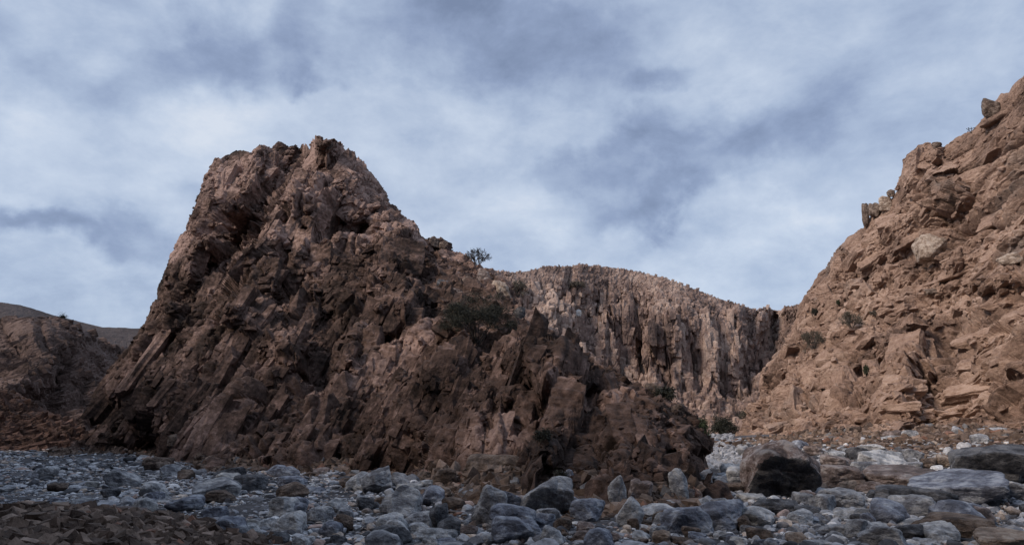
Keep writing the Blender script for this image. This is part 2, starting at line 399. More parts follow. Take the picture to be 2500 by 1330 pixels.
# ------------------------------------------------------------------ rock sheets
def tps(ctrl):
    C = np.array(ctrl, float); xy = C[:, :2] / 300; n = len(C)
    d = np.linalg.norm(xy[:, None] - xy[None], axis=2)
    K = np.where(d > 0, d * d * np.log(d + 1e-12), 0) + np.eye(n) * .004
    P = np.hstack([np.ones((n, 1)), xy])
    A = np.block([[K, P], [P.T, np.zeros((3, 3))]])
    w = np.linalg.solve(A, np.concatenate([np.log(C[:, 2]), [0, 0, 0]]))
    def f(px, py):
        q = np.stack([px.ravel(), py.ravel()], 1) / 300
        r = np.zeros(len(q))
        for i in range(n):
            dd = ((q - xy[i]) ** 2).sum(1)
            r += w[i] * .5 * dd * np.log(dd + 1e-12)
        r += w[n] + w[n + 1] * q[:, 0] + w[n + 2] * q[:, 1]
        return np.exp(r).reshape(px.shape)
    return f
def seg_feature(px, py, pts, wid, amp, sharp=1.0, skew=0):
    """a buttress (amp > 0) or cleft (amp < 0) along a line; skew > 0 makes its right flank the steep one"""
    best = np.full(px.shape, 1e9); side = np.zeros(px.shape)
    for (x0, y0), (x1, y1) in zip(pts[:-1], pts[1:]):
        dx, dy = x1 - x0, y1 - y0; L2 = dx * dx + dy * dy
        t = np.clip(((px - x0) * dx + (py - y0) * dy) / L2, 0, 1)
        ex, ey = px - x0 - t * dx, py - y0 - t * dy
        d = np.hypot(ex, ey)
        m = d < best; best = np.where(m, d, best); side = np.where(m, np.sign(ex), side)
    w = wid * (1 - skew * .6 * side)
    return amp * np.clip(1 - best / w, 0, 1) ** sharp
SHEETS = {}
def sheet(name, crest, base, ctrl, nu, nv, disp, mat, feats=(), back=1.0, nback=60, label='', nlow=6, wob=6, pieces=None, crest_damp=.3):
    crest = np.array(crest, float); base = np.array(base, float)
    s = np.concatenate([[0], np.cumsum(np.hypot(*np.diff(crest, axis=0).T))])
    u = np.linspace(0, s[-1], nu)
    cx = np.interp(u, s, crest[:, 0]); cy = np.interp(u, s, crest[:, 1])
    by = np.interp(cx, base[:, 0], base[:, 1])
    t = np.linspace(0, 1, nv)[:, None]
    px = np.repeat(cx[None], nv, 0); py = by[None] * (1 - t) + cy[None] * t
    f = tps(ctrl)
    D = f(px, py)
    D0 = D
    if feats:
        q = np.stack([px.ravel() / 60, py.ravel() / 60, 0 * px.ravel()], 1)
        wx = px + (wob * 4 * fbm(q, 3, 71)).reshape(px.shape); wy = py + (wob * 4 * fbm(q, 3, 77)).reshape(px.shape)
        for ft in feats:
            D = D - (1.25 if ft[2] > 0 else .8) * seg_feature(wx, wy, *ft)
    P = at(px, py, D)
    # skirt below the ground, and the far side of the hill
    low = []
    for k in range(nlow, 0, -1):
        q = P[0].copy(); q[:, 2] -= .25 * k * D[0] / 30; q[:, :2] *= (1 - .006 * k); low.append(q)
    bk = []
    c = P[-1]; away = c[:, :2] / np.linalg.norm(c[:, :2], axis=1)[:, None]
    hgt = np.maximum(c[:, 2], 1)
    for k in range(1, nback + 1):
        sk = (k / nback) ** 1.5
        q = c.copy(); q[:, :2] += away * (hgt * back * sk)[:, None]; q[:, 2] = c[:, 2] * (1 - sk ** 1.25) - 2 * sk
        bk.append(q)
    A = np.concatenate([np.array(low), P, np.array(bk)], 0)
    P = at(px, py, D0)
    nr = A.shape[0]
    B0 = np.concatenate([np.array(low), P, np.array(bk)], 0)
    # smoothed normals of the large form
    du = np.gradient(B0, axis=1); dv = np.gradient(B0, axis=0)
    Nn = np.cross(du.reshape(-1, 3), dv.reshape(-1, 3)).reshape(A.shape)
    Nn /= np.linalg.norm(Nn, axis=2)[..., None] + 1e-9
    for _ in range(3):
        for ax in (0, 1):
            r = np.copy(Nn)
            for sh in (2, 5, 9, 14, 20):
                pad = [(0, 0)] * 3; pad[ax] = (sh, sh)
                q = np.pad(Nn, pad, mode='edge')
                r += np.take(q, range(0, Nn.shape[ax]), ax) + np.take(q, range(2 * sh, 2 * sh + Nn.shape[ax]), ax)
            Nn = r
        Nn /= np.linalg.norm(Nn, axis=2)[..., None] + 1e-9
    PX = np.concatenate([np.repeat(px[:1], nlow, 0), px, np.repeat(px[-1:], nback, 0)], 0)
    PY = np.concatenate([np.repeat(py[:1], nlow, 0), py, np.repeat(py[-1:], nback, 0)], 0)
    flat = A.reshape(-1, 3); nf = Nn.reshape(-1, 3)
    d, tint = disp(flat, PX.ravel(), PY.ravel())
    tt = np.arange(-nlow, nv + nback) / nv
    damp = 1 - (1 - crest_damp) * smooth01((tt - .80) / .18) * (1 - smooth01((tt - 1.02) / .08))
    d = d * np.repeat(damp, nu)
    V = flat + nf * d[:, None]
    faces = [grid_faces(nr, nu)]
    if pieces:
        global TINT
        TINT = tint.reshape(nr, nu)[nlow:nlow + nv + 8].ravel()
        off = len(V); VA, TA = [V], [tint]
        for PV, PF, PT in pieces(V.reshape(nr, nu, 3)[nlow:nlow + nv + 8].reshape(-1, 3), nf.reshape(nr, nu, 3)[nlow:nlow + nv + 8].reshape(-1, 3), PX[nlow:nlow + nv + 8].ravel(), PY[nlow:nlow + nv + 8].ravel(), np.repeat(np.minimum(np.arange(nv + 8) / nv, 1), nu)):
            VA.append(PV); TA.append(PT); faces.append(PF + off); off += len(PV)
        faces = [faces[0], np.concatenate(faces[1:])]
        me = mesh_from(name, np.concatenate(VA), faces, mat, {'tint': np.concatenate(TA)})
    else: me = mesh_from(name, V, faces, mat, {'tint': tint})
    o = link(name, me, label, kind='structure')
    vis = V.reshape(nr, nu, 3)[nlow:nlow + nv].reshape(-1, 3)
    SHEETS[name] = vis
    return o
def on_sheet(name, px, py, r=5):
    V = SHEETS[name]; q = project(V)
    d = np.hypot(q[0] - px, q[1] - py)
    k = np.where(d < r)[0]
    if len(k) == 0: k = np.array([d.argmin()])
    return V[k[V[k, 1].argmin()]].copy()

UPR = frame((.34, .30, .89), (1, 0, 0))       # ribs leaning up to the right
def ledges(P, n, step, s, sharp=.75):
    """overhanging bed edges across direction n"""
    h = P @ np.array(n) / step + 1.4 * fbm(P * .18 / step, 3, s)
    f = h - np.floor(h)
    lvl = np.floor(h).astype(np.int64) & 0xffffffff
    r = _f(_h(lvl, np.floor(P[:, 0] / (step * 4)).astype(np.int64) & 0xffffffff, np.zeros_like(lvl), s))
    return np.where(f < sharp, f / sharp, (1 - f) / (1 - sharp)) * (.3 + .7 * r) - .4

# --- the crag
crag_crest = [(128, 1108), (168, 1092), (215, 1060), (250, 1012), (262, 960), (285, 898), (318, 850), (338, 815), (362, 770), (392, 728), (402, 680), (415, 650),
              (416, 625), (440, 590), (462, 560), (466, 530), (480, 480), (497, 440), (508, 400), (520, 384), (545, 374), (575, 364), (600, 366), (640, 348), (680, 338), (690, 346), (708, 356),
              (728, 364), (738, 356), (765, 340), (782, 333), (797, 334), (803, 344), (825, 348), (845, 368), (862, 382), (885, 392), (910, 425), (925, 450), (945, 478), (952, 492),
              (968, 508), (985, 530), (1010, 552), (1024, 566), (1045, 578), (1088, 592), (1096, 608), (1120, 622), (1137, 626), (1150, 644), (1172, 656), (1196, 668), (1215, 685), (1238, 700),
              (1250, 722), (1256, 745), (1280, 778), (1325, 806), (1380, 838), (1430, 862), (1450, 888), (1500, 912), (1540, 935), (1600, 968), (1650, 1000), (1690, 1022), (1712, 1060), (1728, 1110), (1738, 1150), (1746, 1190), (1752, 1212)]
crag_base = [(128, 1112), (250, 1108), (400, 1112), (500, 1140), (700, 1150), (900, 1158), (1000, 1166), (1100, 1200), (1250, 1206), (1400, 1218), (1500, 1240), (1600, 1238), (1700, 1222), (1752, 1215)]
bd = lambda x: float(ground_hit(np.array([x]), np.array([np.interp(x, [p[0] for p in crag_base], [p[1] for p in crag_base])]))[0])
crag_ctrl = [(x, np.interp(x, [p[0] for p in crag_base], [p[1] for p in crag_base]), min(bd(x), 62) + (.3)) for x in (128, 250, 400, 500, 600, 700, 800, 900, 1000, 1100, 1200, 1300, 1400, 1500, 1600, 1700, 1752)]
crag_ctrl += [(250, 1010, 66), (285, 900, 67), (340, 815, 68), (395, 725, 69), (416, 630, 69), (466, 535, 71), (510, 400, 74), (545, 375, 75), (680, 340, 74), (730, 366, 75), (782, 335, 68),
              (850, 372, 69), (925, 450, 68), (952, 492, 68), (1020, 562, 66), (1090, 595, 62), (1165, 652, 57), (1240, 705, 51), (1280, 778, 44), (1380, 838, 37.5), (1450, 888, 33), (1540, 935, 29), (1650, 1000, 24.5), (1700, 1040, 23.5), (1730, 1115, 22.5),
              (400, 900, 57), (400, 1040, 50), (500, 700, 61), (560, 480, 68), (620, 430, 69.5), (700, 500, 64), (780, 480, 62), (850, 550, 60), (600, 600, 64), (680, 680, 55), (520, 1000, 43), (560, 860, 49), (700, 850, 46), (700, 1000, 38.5), (820, 720, 50), (820, 880, 43),
              (900, 1010, 34), (950, 620, 56), (980, 720, 49), (960, 850, 41), (1080, 800, 41.5), (1060, 700, 52), (1180, 745, 47), (1150, 770, 43), (1170, 850, 38), (1100, 900, 33), (1060, 1040, 27), (1250, 860, 33.5), (1240, 930, 28), (1200, 1060, 24), (1350, 870, 31), (1370, 930, 27), (1330, 1080, 22.5),
              (1450, 1000, 24.5), (1450, 1120, 20), (1560, 1000, 24), (1560, 1120, 18.8), (1640, 1100, 20.3), (1690, 1130, 20.8)]
crag_feats = [
    ([(1385, 825), (1350, 885)], 75, 2.6, .5), ([(1300, 790), (1290, 880)], 32, 1.6, .5), ([(1412, 925), (1385, 985), (1340, 1140)], 58, 2.2, .6, .5), ([(1235, 905), (1320, 925)], 42, 1.7, .5),
    ([(1135, 850), (1100, 925)], 55, 3.0, .5, .3), ([(1238, 1015), (1212, 1085)], 24, 1.1, .5), ([(1190, 960), (1150, 1080)], 28, 1.1, .6), ([(1290, 985), (1280, 1020)], 34, .9, .5),
    ([(985, 930), (940, 1010), (890, 1120)], 46, 2.0, .6, .4), ([(1055, 960), (1010, 1130)], 30, 1.3, .6, .4), ([(860, 955), (800, 1040), (740, 1130)], 38, 1.5, .7, .4), ([(760, 965), (670, 1120)], 40, 1.4, .7, .4),
    ([(1500, 990), (1510, 1140)], 50, 1.1, .6), ([(1580, 1010), (1600, 1180)], 45, 1.0, .6), ([(1655, 1050), (1680, 1190)], 30, .8, .6), ([(1625, 1040), (1645, 1190)], 14, -1.8, .7), ([(1440, 925), (1432, 985)], 26, -2.0, .6), ([(1700, 1080), (1712, 1190)], 12, -1.4, .7),
    ([(1005, 585), (985, 640), (985, 720)], 70, 4.2, .5, .4), ([(945, 640), (900, 730)], 18, -3.0, .8),
    ([(782, 345), (740, 420), (715, 500), (660, 600), (610, 700), (560, 760)], 44, 3.8, .7, -.2), ([(728, 372), (702, 440), (680, 490), (600, 560)], 24, -4.2, .7),
    ([(895, 475), (830, 470), (770, 520), (735, 640), (720, 750)], 38, 2.6, .7), ([(800, 350), (850, 440), (940, 520), (1010, 570)], 42, 2.4, .8), ([(760, 560), (740, 640), (720, 690)], 16, -2.2, .7),
    ([(640, 360), (610, 440), (560, 520)], 34, 2.6, .7, .3), ([(545, 380), (510, 480), (480, 540)], 36, 1.6, .7), ([(585, 420), (545, 500)], 16, -2.2, .8), ([(545, 545), (610, 590)], 52, -3.0, .6), ([(520, 535), (625, 530)], 22, 2.0, .5),
    ([(530, 560), (480, 620), (440, 690), (410, 780)], 44, 3.0, .7, .5), ([(420, 740), (370, 860), (330, 960)], 40, 2.2, .7, .4), ([(500, 640), (540, 700)], 36, -2.6, .7), ([(470, 720), (440, 830)], 22, -2.4, .7),
    ([(640, 620), (560, 760), (480, 860)], 40, 1.7, .8), ([(900, 760), (860, 900)], 44, 2.3, .6), ([(800, 800), (770, 880)], 60, -2.6, .8), ([(640, 800), (700, 850)], 50, 2.6, .6), ([(600, 880), (520, 940)], 36, -2.2, .7),
    ([(860, 930), (770, 950)], 24, -2.2, .7), ([(1010, 870), (960, 900)], 30, -2.0, .7), ([(1060, 860), (1020, 930)], 24, -1.6, .7), ([(1185, 880), (1160, 930)], 26, -2.8, .7), ([(700, 930), (600, 980), (520, 1060)], 34, 1.4, .7), ([(430, 900), (370, 1000), (330, 1060)], 36, .8, .7),
    
]
def crag_scree(px, py):
    scree = smooth01((px - 1035 - (py - 600) * -.10) / 40) * smooth01((770 - py) / 40)
    scree = np.maximum(scree, smooth01(1 - np.abs(py - (880 + (px - 1400) * .55)) / 70) * smooth01((px - 1430) / 60))
    return np.maximum(scree, smooth01(1 - np.hypot((px - 1160) / 110, (py - 815) / 45)) * .9)
def crag_disp(P, px, py):
    k = np.clip(P[:, 1] / 60, .4, 1.1)
    scree = crag_scree(px, py)
    big, e1, c1 = blocks(P, UPR, (10, 2.9, 2.9), 1, .35, 1.0, 2.6)
    mid, e2, c2 = blocks(P, UPR, (5.0, 1.25, 1.25), 2, .25, 1.0, 2.4)
    sm, e3, c3 = blocks(P, UPR, (1.0, .62, .62), 3, .3, 1.1, 2.0)
    ck = lambda e, w: -np.exp(-(e / w) ** 2)
    soft = smooth01(.5 + 1.6 * fbm(P * .12, 2, 31))            # some faces are massive, others broken
    up = smooth01((P[:, 2] - 8) / 10)
    led = ledges(P, (.22, .15, .96), 1.1, 11); led2 = ledges(P, (.28, .10, .95), .42, 12)
    d = k * (2.3 * big + 1.0 * fbm(P * .10, 3, 21)) + 1.0 * mid * k + .16 * sm * (.4 + soft) + .5 * k * ck(e1, .05) + .25 * k * ck(e2, .06) + .5
    d += led * (.34 + .46 * up) * (.3 + .9 * soft) + led2 * (.14 + .20 * up) * (.5 + .7 * soft)
    d = d * (1 - .75 * scree)
    d *= smooth01((px - 128) / 60) * .8 + .2
    return d, .33 * c1 + .27 * c2 + .15 * c3 + .42 * smooth01((P[:, 2] - 11 + 9 * fbm(P * .07, 3, 61)) / 12)
TINT = None
def scatter(V, Nn, idx, lo, hi, aspect, base, jit, sink, variants, rng, power=2.0, minpx=3.0, sizek=None):
    """stones bedded into a rock face; sizes in metres, long axis first"""
    p = V[idx]; n = Nn[idx]; m = len(idx)
    s_ = lo * (hi / lo) ** (rng.random(m) ** power)
    if sizek is not None: s_ = s_ * sizek[idx]
    keep = s_ * 683 / p[:, 1] > minpx
    p, n, s_ = p[keep], n[keep], s_[keep]; m = len(p)
    scl = s_[:, None] * np.array(aspect)[None] * rng.uniform(.75, 1.3, (m, 3))
    R = rand_rot(m, rng, jit, base)
    # half thickness of each stone along the face normal
    th = np.sqrt((np.einsum('ni,nij->nj', n, R) ** 2 * scl ** 2).sum(1)) * .5
    pos = p + n * (th * rng.uniform(-sink, sink * -.45 + .2, m))[:, None]
    return pack(variants, pos, R, scl, rng, tint=None if TINT is None else np.clip(TINT[idx][keep] * .75 + .3 * rng.random(m), 0, 1.2))
def slab_set(V, Nn, px, py, segs, seed, thick=.75, out=.30, lap=1.12):
    """big single buttresses and beds of sound rock: (px0, py0, px1, py1, width in px) along their long axis"""
    rng = np.random.default_rng(seed); step = np.arange(0, len(V), 3)
    q1, q2 = project(V[step]); VV, FF, TT = [], [], []; off = 0
    for (x0, y0, x1, y1, w) in segs:
        mx, my = (x0 + x1) / 2, (y0 + y1) / 2
        d = np.hypot(q1 - mx, q2 - my); k = step[np.where(d < max(12, w * .4))[0]]
        if len(k) < 5: continue
        c = np.median(V[k], 0); n = Nn[k].mean(0); n /= np.linalg.norm(n)
        def hit(ax, ay):
            # point on the plane through c, square to n, seen at that pixel
            a, yy, zz = ray(ax, ay); r = np.array([float(a), float(yy), float(zz)]); o = np.array([0, 0, CAM_Z])
            nn = n * .55 - r / np.linalg.norm(r) * .45
            t = ((c - o) @ nn) / (r @ nn); return o + r * t
        a = hit(x1, y1) - hit(x0, y0); L_ = np.linalg.norm(a); a /= L_
        b = np.cross(n, a); b /= np.linalg.norm(b); nn = np.cross(a, b)
        W_ = w * c[1] / FPX
        R = np.stack([a, b, nn], 1) @ rand_rot(1, rng, .10)[0]
        S = np.array([L_ * lap, W_, W_ * thick])
        Q, F = SLABS[rng.integers(len(SLABS))]
        P = (Q * S) @ R.T + c + nn * W_ * thick * (out - .5) * rng.uniform(.75, 1.1)
        P = P + nn * (.10 * W_ * fbm(P * 2.2 / max(W_, .4), 3, 5))[:, None]
        P = P + (nn * .06 * min(W_, 1.6))[None] * ledges(P, (.22, .15, .96), .34, 17)[:, None] * 1.6
        VV.append(P); FF.append(F + off); off += len(P)
        t0 = (TINT[k].mean() if TINT is not None else .5); TT.append(np.full(len(P), np.clip(t0 * .8 + rng.uniform(.05, .25), 0, 1.1)))
    return np.concatenate(VV), np.concatenate(FF), np.concatenate(TT)
CRAG_SLABS = [(1392, 925, 1340, 1140, 100), (1185, 930, 1290, 930, 60), (1290, 975, 1280, 1040, 64), (1238, 1005, 1212, 1090, 46), (1190, 970, 1165, 1040, 52), (1150, 1000, 1125, 1085, 42), (1330, 812, 1322, 885, 70), (1275, 795, 1265, 875, 44), (1385, 850, 1405, 905, 84), (1232, 815, 1222, 872, 50),
    (1138, 848, 1092, 932, 78), (1455, 1000, 1450, 1110, 50), (1425, 1105, 1432, 1190, 74), (1500, 995, 1530, 1095, 60), (1560, 1010, 1582, 1125, 62), (1620, 1045, 1650, 1185, 48), (1665, 1060, 1690, 1185, 38), (1440, 945, 1505, 962, 42), (1500, 1110, 1560, 1200, 54), (1260, 1090, 1245, 1150, 50),
    (990, 930, 945, 1015, 56), (940, 1010, 892, 1115, 50), (1052, 960, 1022, 1055, 46), (1018, 1060, 988, 1142, 42), (1085, 1000, 1068, 1075, 44), (862, 960, 808, 1035, 60), (800, 1030, 742, 1125, 46), (872, 1050, 838, 1115, 46), (762, 970, 700, 1055, 50), (690, 1050, 645, 1125, 42), (622, 1000, 560, 1085, 56), (540, 1050, 478, 1115, 46),
    (332, 1040, 288, 1098, 42), (402, 925, 372, 1015, 62), (332, 925, 300, 1000, 58), (462, 895, 440, 985, 50), (985, 585, 962, 705, 118), (962, 720, 930, 805, 60), (902, 795, 878, 885, 70), (1012, 755, 1000, 845, 52), (952, 840, 938, 930, 56), (832, 820, 812, 905, 52), (1062, 850, 1048, 905, 42), (702, 805, 688, 885, 80), (622, 780, 560, 832, 60),
    (792, 350, 745, 432, 60), (742, 420, 714, 495, 50), (802, 488, 746, 562, 60), (746, 560, 733, 645, 58), (736, 640, 722, 722, 36), (702, 498, 640, 592, 50), (640, 590, 588, 692, 54), (872, 418, 922, 482, 60), (662, 640, 648, 722, 60), (802, 600, 788, 692, 60), (862, 620, 848, 702, 50), (482, 598, 440, 692, 58), (532, 620, 498, 702, 50),
    (432, 740, 400, 822, 46), (382, 820, 342, 902, 50), (562, 400, 530, 482, 46), (622, 382, 594, 452, 46), (672, 362, 640, 442, 46), (602, 460, 570, 522, 42), (506, 480, 485, 542, 40), (600, 880, 540, 960, 52), (520, 800, 480, 880, 56), (760, 740, 742, 810, 50), (560, 720, 520, 790, 46), (910, 520, 960, 570, 46)]
RIGHT_SLABS = [(2218, 815, 2202, 905, 92), (2202, 900, 2188, 985, 80), (2252, 830, 2272, 905, 42), (2060, 895, 2070, 1005, 62), (1985, 885, 1990, 985, 54), (1915, 950, 1925, 1085, 92), (2030, 795, 2040, 865, 52), (2325, 852, 2495, 798, 52), (2325, 905, 2485, 872, 46), (2395, 765, 2505, 722, 46), (2285, 965, 2485, 935, 42),
    (2145, 1050, 2305, 1045, 40), (2315, 1052, 2485, 1035, 46), (1955, 1070, 2105, 1065, 40), (2128, 545, 2225, 502, 72), (2240, 372, 2238, 455, 84), (2275, 475, 2405, 420, 52), (2175, 602, 2305, 542, 52), (2400, 302, 2485, 252, 52), (2280, 575, 2312, 625, 74), (2375, 562, 2485, 502, 60), (2095, 655, 2185, 600, 46), (2050, 635, 2060, 705, 42), (2295, 682, 2405, 640, 42), (2415, 425, 2505, 380, 52),
    (2010, 700, 2030, 770, 46), (1965, 760, 1962, 830, 40), (2120, 870, 2130, 950, 54), (2140, 990, 2250, 985, 36), (1880, 900, 1872, 960, 40), (2330, 420, 2440, 350, 50)]
SLABS = [hull_variant(RNG, 4, .34, .05) for _ in range(14)]
def crag_pieces(V, Nn, px, py, T):
    rng = np.random.default_rng(11)
    yield slab_set(V, Nn, px, py, CRAG_SLABS, 12)
    sc = crag_scree(px, py); k = np.clip(V[:, 1] / 45, .42, 1.25)
    soft = smooth01(.5 + 2.6 * fbm(V * .17, 3, 39)) ** 1.5
    k = k * (1 - .55 * smooth01((T - .86) / .12))
    allv = np.arange(len(V)); ok = (px > 180) & (px < 1712)
    def pick(n, w):
        w = w * ok; return rng.choice(allv, n, p=w / w.sum(), replace=True)
    top = smooth01((V[:, 2] - 7 + 3 * fbm(V * .2, 2, 44)) / 6)
    THIN = frame((.95, .1, .25), (0, 1, 0))
    yield scatter(V, Nn, pick(380, (1 - sc) * (.08 + soft) * (1.1 - top)), 1.4, 3.4, (1.9, .50, .50), UPR, .09, 1.05, HULL2, rng, 1.4, 3, k)
    yield scatter(V, Nn, pick(120, (1 - sc) * (.08 + soft) * (top + .05)), .9, 2.6, (1.3, .6, .6), UPR, .14, 1.1, HULL2, rng, 1.4, 3, k)
    yield scatter(V, Nn, pick(3200, (1 - sc) * (.04 + soft ** 1.5) * (top + .03)), .3, 1.0, (1.2, 1.0, .5), THIN, .2, 1.2, HULL, rng, 1.3, 3, k)
    yield scatter(V, Nn, pick(3400, (1 - sc) * (.02 + soft ** 1.5) * (1.15 - top)), .5, 1.7, (1.7, .52, .5), UPR, .13, 1.0, HULL, rng, 1.3, 3, k)
    yield scatter(V, Nn, pick(12000, (1 - sc) * (.03 + soft ** 2)), .24, .7, (1.4, .7, .55), UPR, .3, .9, HULL, rng, 1.0, 2.2, k)
    yield scatter(V, Nn, pick(2200, sc), .7, 2.2, (1, .8, .6), np.eye(3), 3, .5, HULL2, rng, 2.4, 3, k)
    yield scatter(V, Nn, pick(11000, sc + .03), .22, .8, (1, .8, .55), np.eye(3), 3, .4, HULL, rng, 1.6, 2, k)
sheet('crag', crag_crest, crag_base, crag_ctrl, 1150, 640, crag_disp, M_CRAG, crag_feats, .9, 70, pieces=crag_pieces, label=
      'tall dark brown fractured crag standing over the middle of the riverbed')

# --- right-hand cliff
right_crest = [(1735, 1120), (1775, 1098), (1815, 1075), (1835, 1010), (1858, 950), (1868, 900), (1895, 862), (1920, 820), (1950, 770), (1964, 745), (1972, 705), (1996, 668), (2020, 650), (2050, 602), (2070, 578),
               (2088, 562), (2112, 560), (2116, 530), (2122, 514), (2150, 500), (2180, 480), (2196, 462), (2200, 420), (2216, 382), (2240, 352), (2268, 344), (2292, 352), (2300, 360), (2330, 340), (2368, 318), (2395, 290), (2414, 262), (2416, 248), (2428, 238), (2448, 232), (2466, 230), (2480, 206), (2500, 192), (2600, 120), (2760, 20), (2950, -60)]
right_base = [(1735, 1125), (1850, 1112), (2000, 1112), (2300, 1112), (2500, 1108), (2950, 1100)]
right_ctrl = [(1735, 1122, 62), (1850, 1110, 58), (2000, 1112, 50), (2200, 1110, 44), (2500, 1108, 36), (2950, 1100, 27),
              (1815, 1075, 74), (1835, 1010, 88), (1868, 900, 95), (1950, 770, 101), (1996, 668, 100), (2070, 580, 96), (2120, 520, 92), (2200, 430, 86), (2290, 350, 80), (2420, 245, 72), (2500, 192, 66), (2700, 60, 54), (2950, -60, 46),
              (1900, 1050, 68), (1900, 950, 82), (1980, 1040, 58), (1980, 900, 76), (2050, 780, 80), (2080, 950, 63), (2150, 700, 78), (2200, 850, 63), (2180, 1030, 52), (2300, 600, 73), (2330, 780, 62), (2280, 940, 53), (2270, 1050, 49), (2450, 420, 66), (2450, 650, 58), (2450, 830, 48), (2450, 980, 42), (2450, 1060, 39.5), (2800, 500, 45), (2800, 900, 32)]
right_feats = [([(2210, 820), (2240, 900), (2200, 1010)], 75, 4.5, .6, .4), ([(2255, 850), (2275, 960)], 20, -4.5, .7), ([(2030, 890), (2060, 1010)], 50, 2.2, .6), ([(1960, 870), (1975, 1010)], 14, -2.2, .7),
               ([(2240, 360), (2250, 430), (2300, 460)], 70, 3.0, .6), ([(2290, 470), (2420, 400)], 16, -3.5, .7), ([(2230, 420), (2260, 440)], 14, -3.0, .7), ([(2290, 400), (2300, 420)], 16, -2.6, .7), ([(2120, 620), (2200, 540), (2330, 480)], 40, 2.0, .6),
               ([(2270, 570), (2320, 620)], 46, 2.8, .5), ([(2300, 740), (2500, 650)], 26, -1.6, .7), ([(2060, 620), (2090, 680)], 20, -2.4, .7), ([(2110, 690), (2140, 720)], 18, -2.6, .7), ([(2380, 960), (2500, 930)], 20, -2.0, .7), ([(2130, 970), (2220, 975)], 14, -2.0, .7),
               ([(1940, 1090), (2500, 1060)], 18, 1.6, .5), ([(1925, 900), (1905, 990)], 34, 2.0, .6), ([(2320, 840), (2400, 820), (2500, 790)], 30, 1.8, .5), ([(2430, 720), (2500, 690)], 26, 2.4, .5), ([(2340, 1020), (2500, 980)], 24, -1.2, .7)]
BED = frame((0.05, -.90, .42), (1, 0, 0))
BN = tuple(Vector((.1, .42, .90)).normalized())
def right_scree(P, px, py):
    scree = smooth01(1 - np.abs(py - (700 + (2300 - px) * .42)) / 95) * smooth01((px - 2080) / 90) * (.5 + .8 * smooth01(.5 + 2 * fbm(P * .15, 2, 9)))
    low = smooth01((py - 1010 - (px - 1850) * .03) / 60)
    return np.clip(np.maximum(scree, low * .8), 0, 1)
def right_disp(P, px, py):
    scree = right_scree(P, px, py)
    big, e1, c1 = blocks(P, BED, (10, 6.0, 2.6), 101, .35, 1.0, 2.2)
    mid, e2, c2 = blocks(P, BED, (3.6, 2.2, 1.1), 102, .3, 1.0, 2.0)
    sm, e3, c3 = blocks(P, BED, (1.3, 1.0, .5), 103, .3, 1.0, 2.0)
    soft = smooth01(.5 + 1.8 * fbm(P * .10, 2, 131))
    ck = lambda e, w: -np.exp(-(e / w) ** 2)
    d = 2.1 * big + 1.4 * fbm(P * .08, 3, 121) + .8 * mid * (.5 + .8 * soft) + .28 * sm * (.5 + .8 * soft) + .6 * ck(e1, .05) + .3 * ck(e2, .06) + .5
    d += 1.15 * ledges(P, BN, 2.2, 111) * (.4 + .7 * soft) + .46 * ledges(P, BN, .75, 112) * (.6 + .6 * soft)
    d = d * (1 - .7 * scree)
    d *= smooth01((px - 1735) / 40) * .85 + .15
    return d, .4 * c1 + .25 * c2 + .2 * c3 + .08
def right_pieces(V, Nn, px, py, T):
    rng = np.random.default_rng(21)
    yield slab_set(V, Nn, px, py, RIGHT_SLABS, 22, .7, .26)
    sc = right_scree(V, px, py); k = np.clip(V[:, 1] / 60, .55, 1.3)
    soft = smooth01(.5 + 2.6 * fbm(V * .13, 3, 139)) ** 1.5
    k = k * (1 - .55 * smooth01((T - .88) / .10))
    allv = np.arange(len(V)); ok = (px < 2650) & (px > 1760)
    def pick(n, w):
        w = w * ok; return rng.choice(allv, n, p=w / w.sum(), replace=True)
    yield scatter(V, Nn, pick(260, (1 - sc) * (.1 + soft)), 1.1, 3.0, (1.35, .95, .45), BED, .11, 1.2, HULL2, rng, 1.5, 3, k)
    yield scatter(V, Nn, pick(3600, (1 - sc) * (.02 + soft ** 1.5)), .35, 1.2, (1.25, .9, .5), BED, .18, 1.15, HULL, rng, 1.2, 2.5, k)
    yield scatter(V, Nn, pick(1200, sc), .9, 2.6, (1, .8, .5), BED, .5, .5, HULL2, rng, 2.4, 3, k)
    yield scatter(V, Nn, pick(13000, sc + .05), .3, 1.0, (1, .8, .5), np.eye(3), 3, .3, HULL, rng, 1.5, 2, k)
sheet('canyon_cliff', right_crest, right_base, right_ctrl, 1050, 620, right_disp, M_RIGHT, right_feats, .9, 60, pieces=right_pieces, label=
      'tan layered canyon cliff climbing beyond the large split boulder')

# --- columned cliff at the back
back_crest = [(980, 700), (1100, 680), (1190, 662), (1225, 662), (1260, 668), (1285, 664), (1320, 655), (1395, 652), (1400, 648), (1440, 648), (1500, 654), (1560, 663), (1620, 678), (1680, 700), (1725, 718), (1780, 738), (1820, 748), (1850, 756), (1870, 750), (1905, 762),
              (1915, 750), (1935, 748), (1948, 742), (1960, 750), (1990, 770), (2100, 760), (2250, 740)]
back_base = [(980, 1090), (2250, 1110)]
back_ctrl = [(980, 700, 120), (980, 1090, 105), (1100, 690, 128), (1250, 665, 136), (1400, 650, 140), (1560, 663, 143), (1720, 716, 142), (1850, 756, 143), (1905, 762, 148), (1950, 745, 131), (2100, 760, 130), (2250, 740, 125), (2250, 1100, 105),
             (1300, 760, 130), (1300, 900, 108), (1400, 800, 134), (1450, 900, 128), (1500, 800, 140), (1550, 950, 132), (1640, 800, 132), (1640, 970, 127), (1740, 820, 136), (1740, 980, 128), (1830, 820, 142), (1820, 950, 133), (1870, 880, 138), (1880, 800, 146), (1700, 1040, 112), (1780, 1030, 116), (1760, 1090, 84), (1850, 1050, 105), (1600, 1080, 85)]
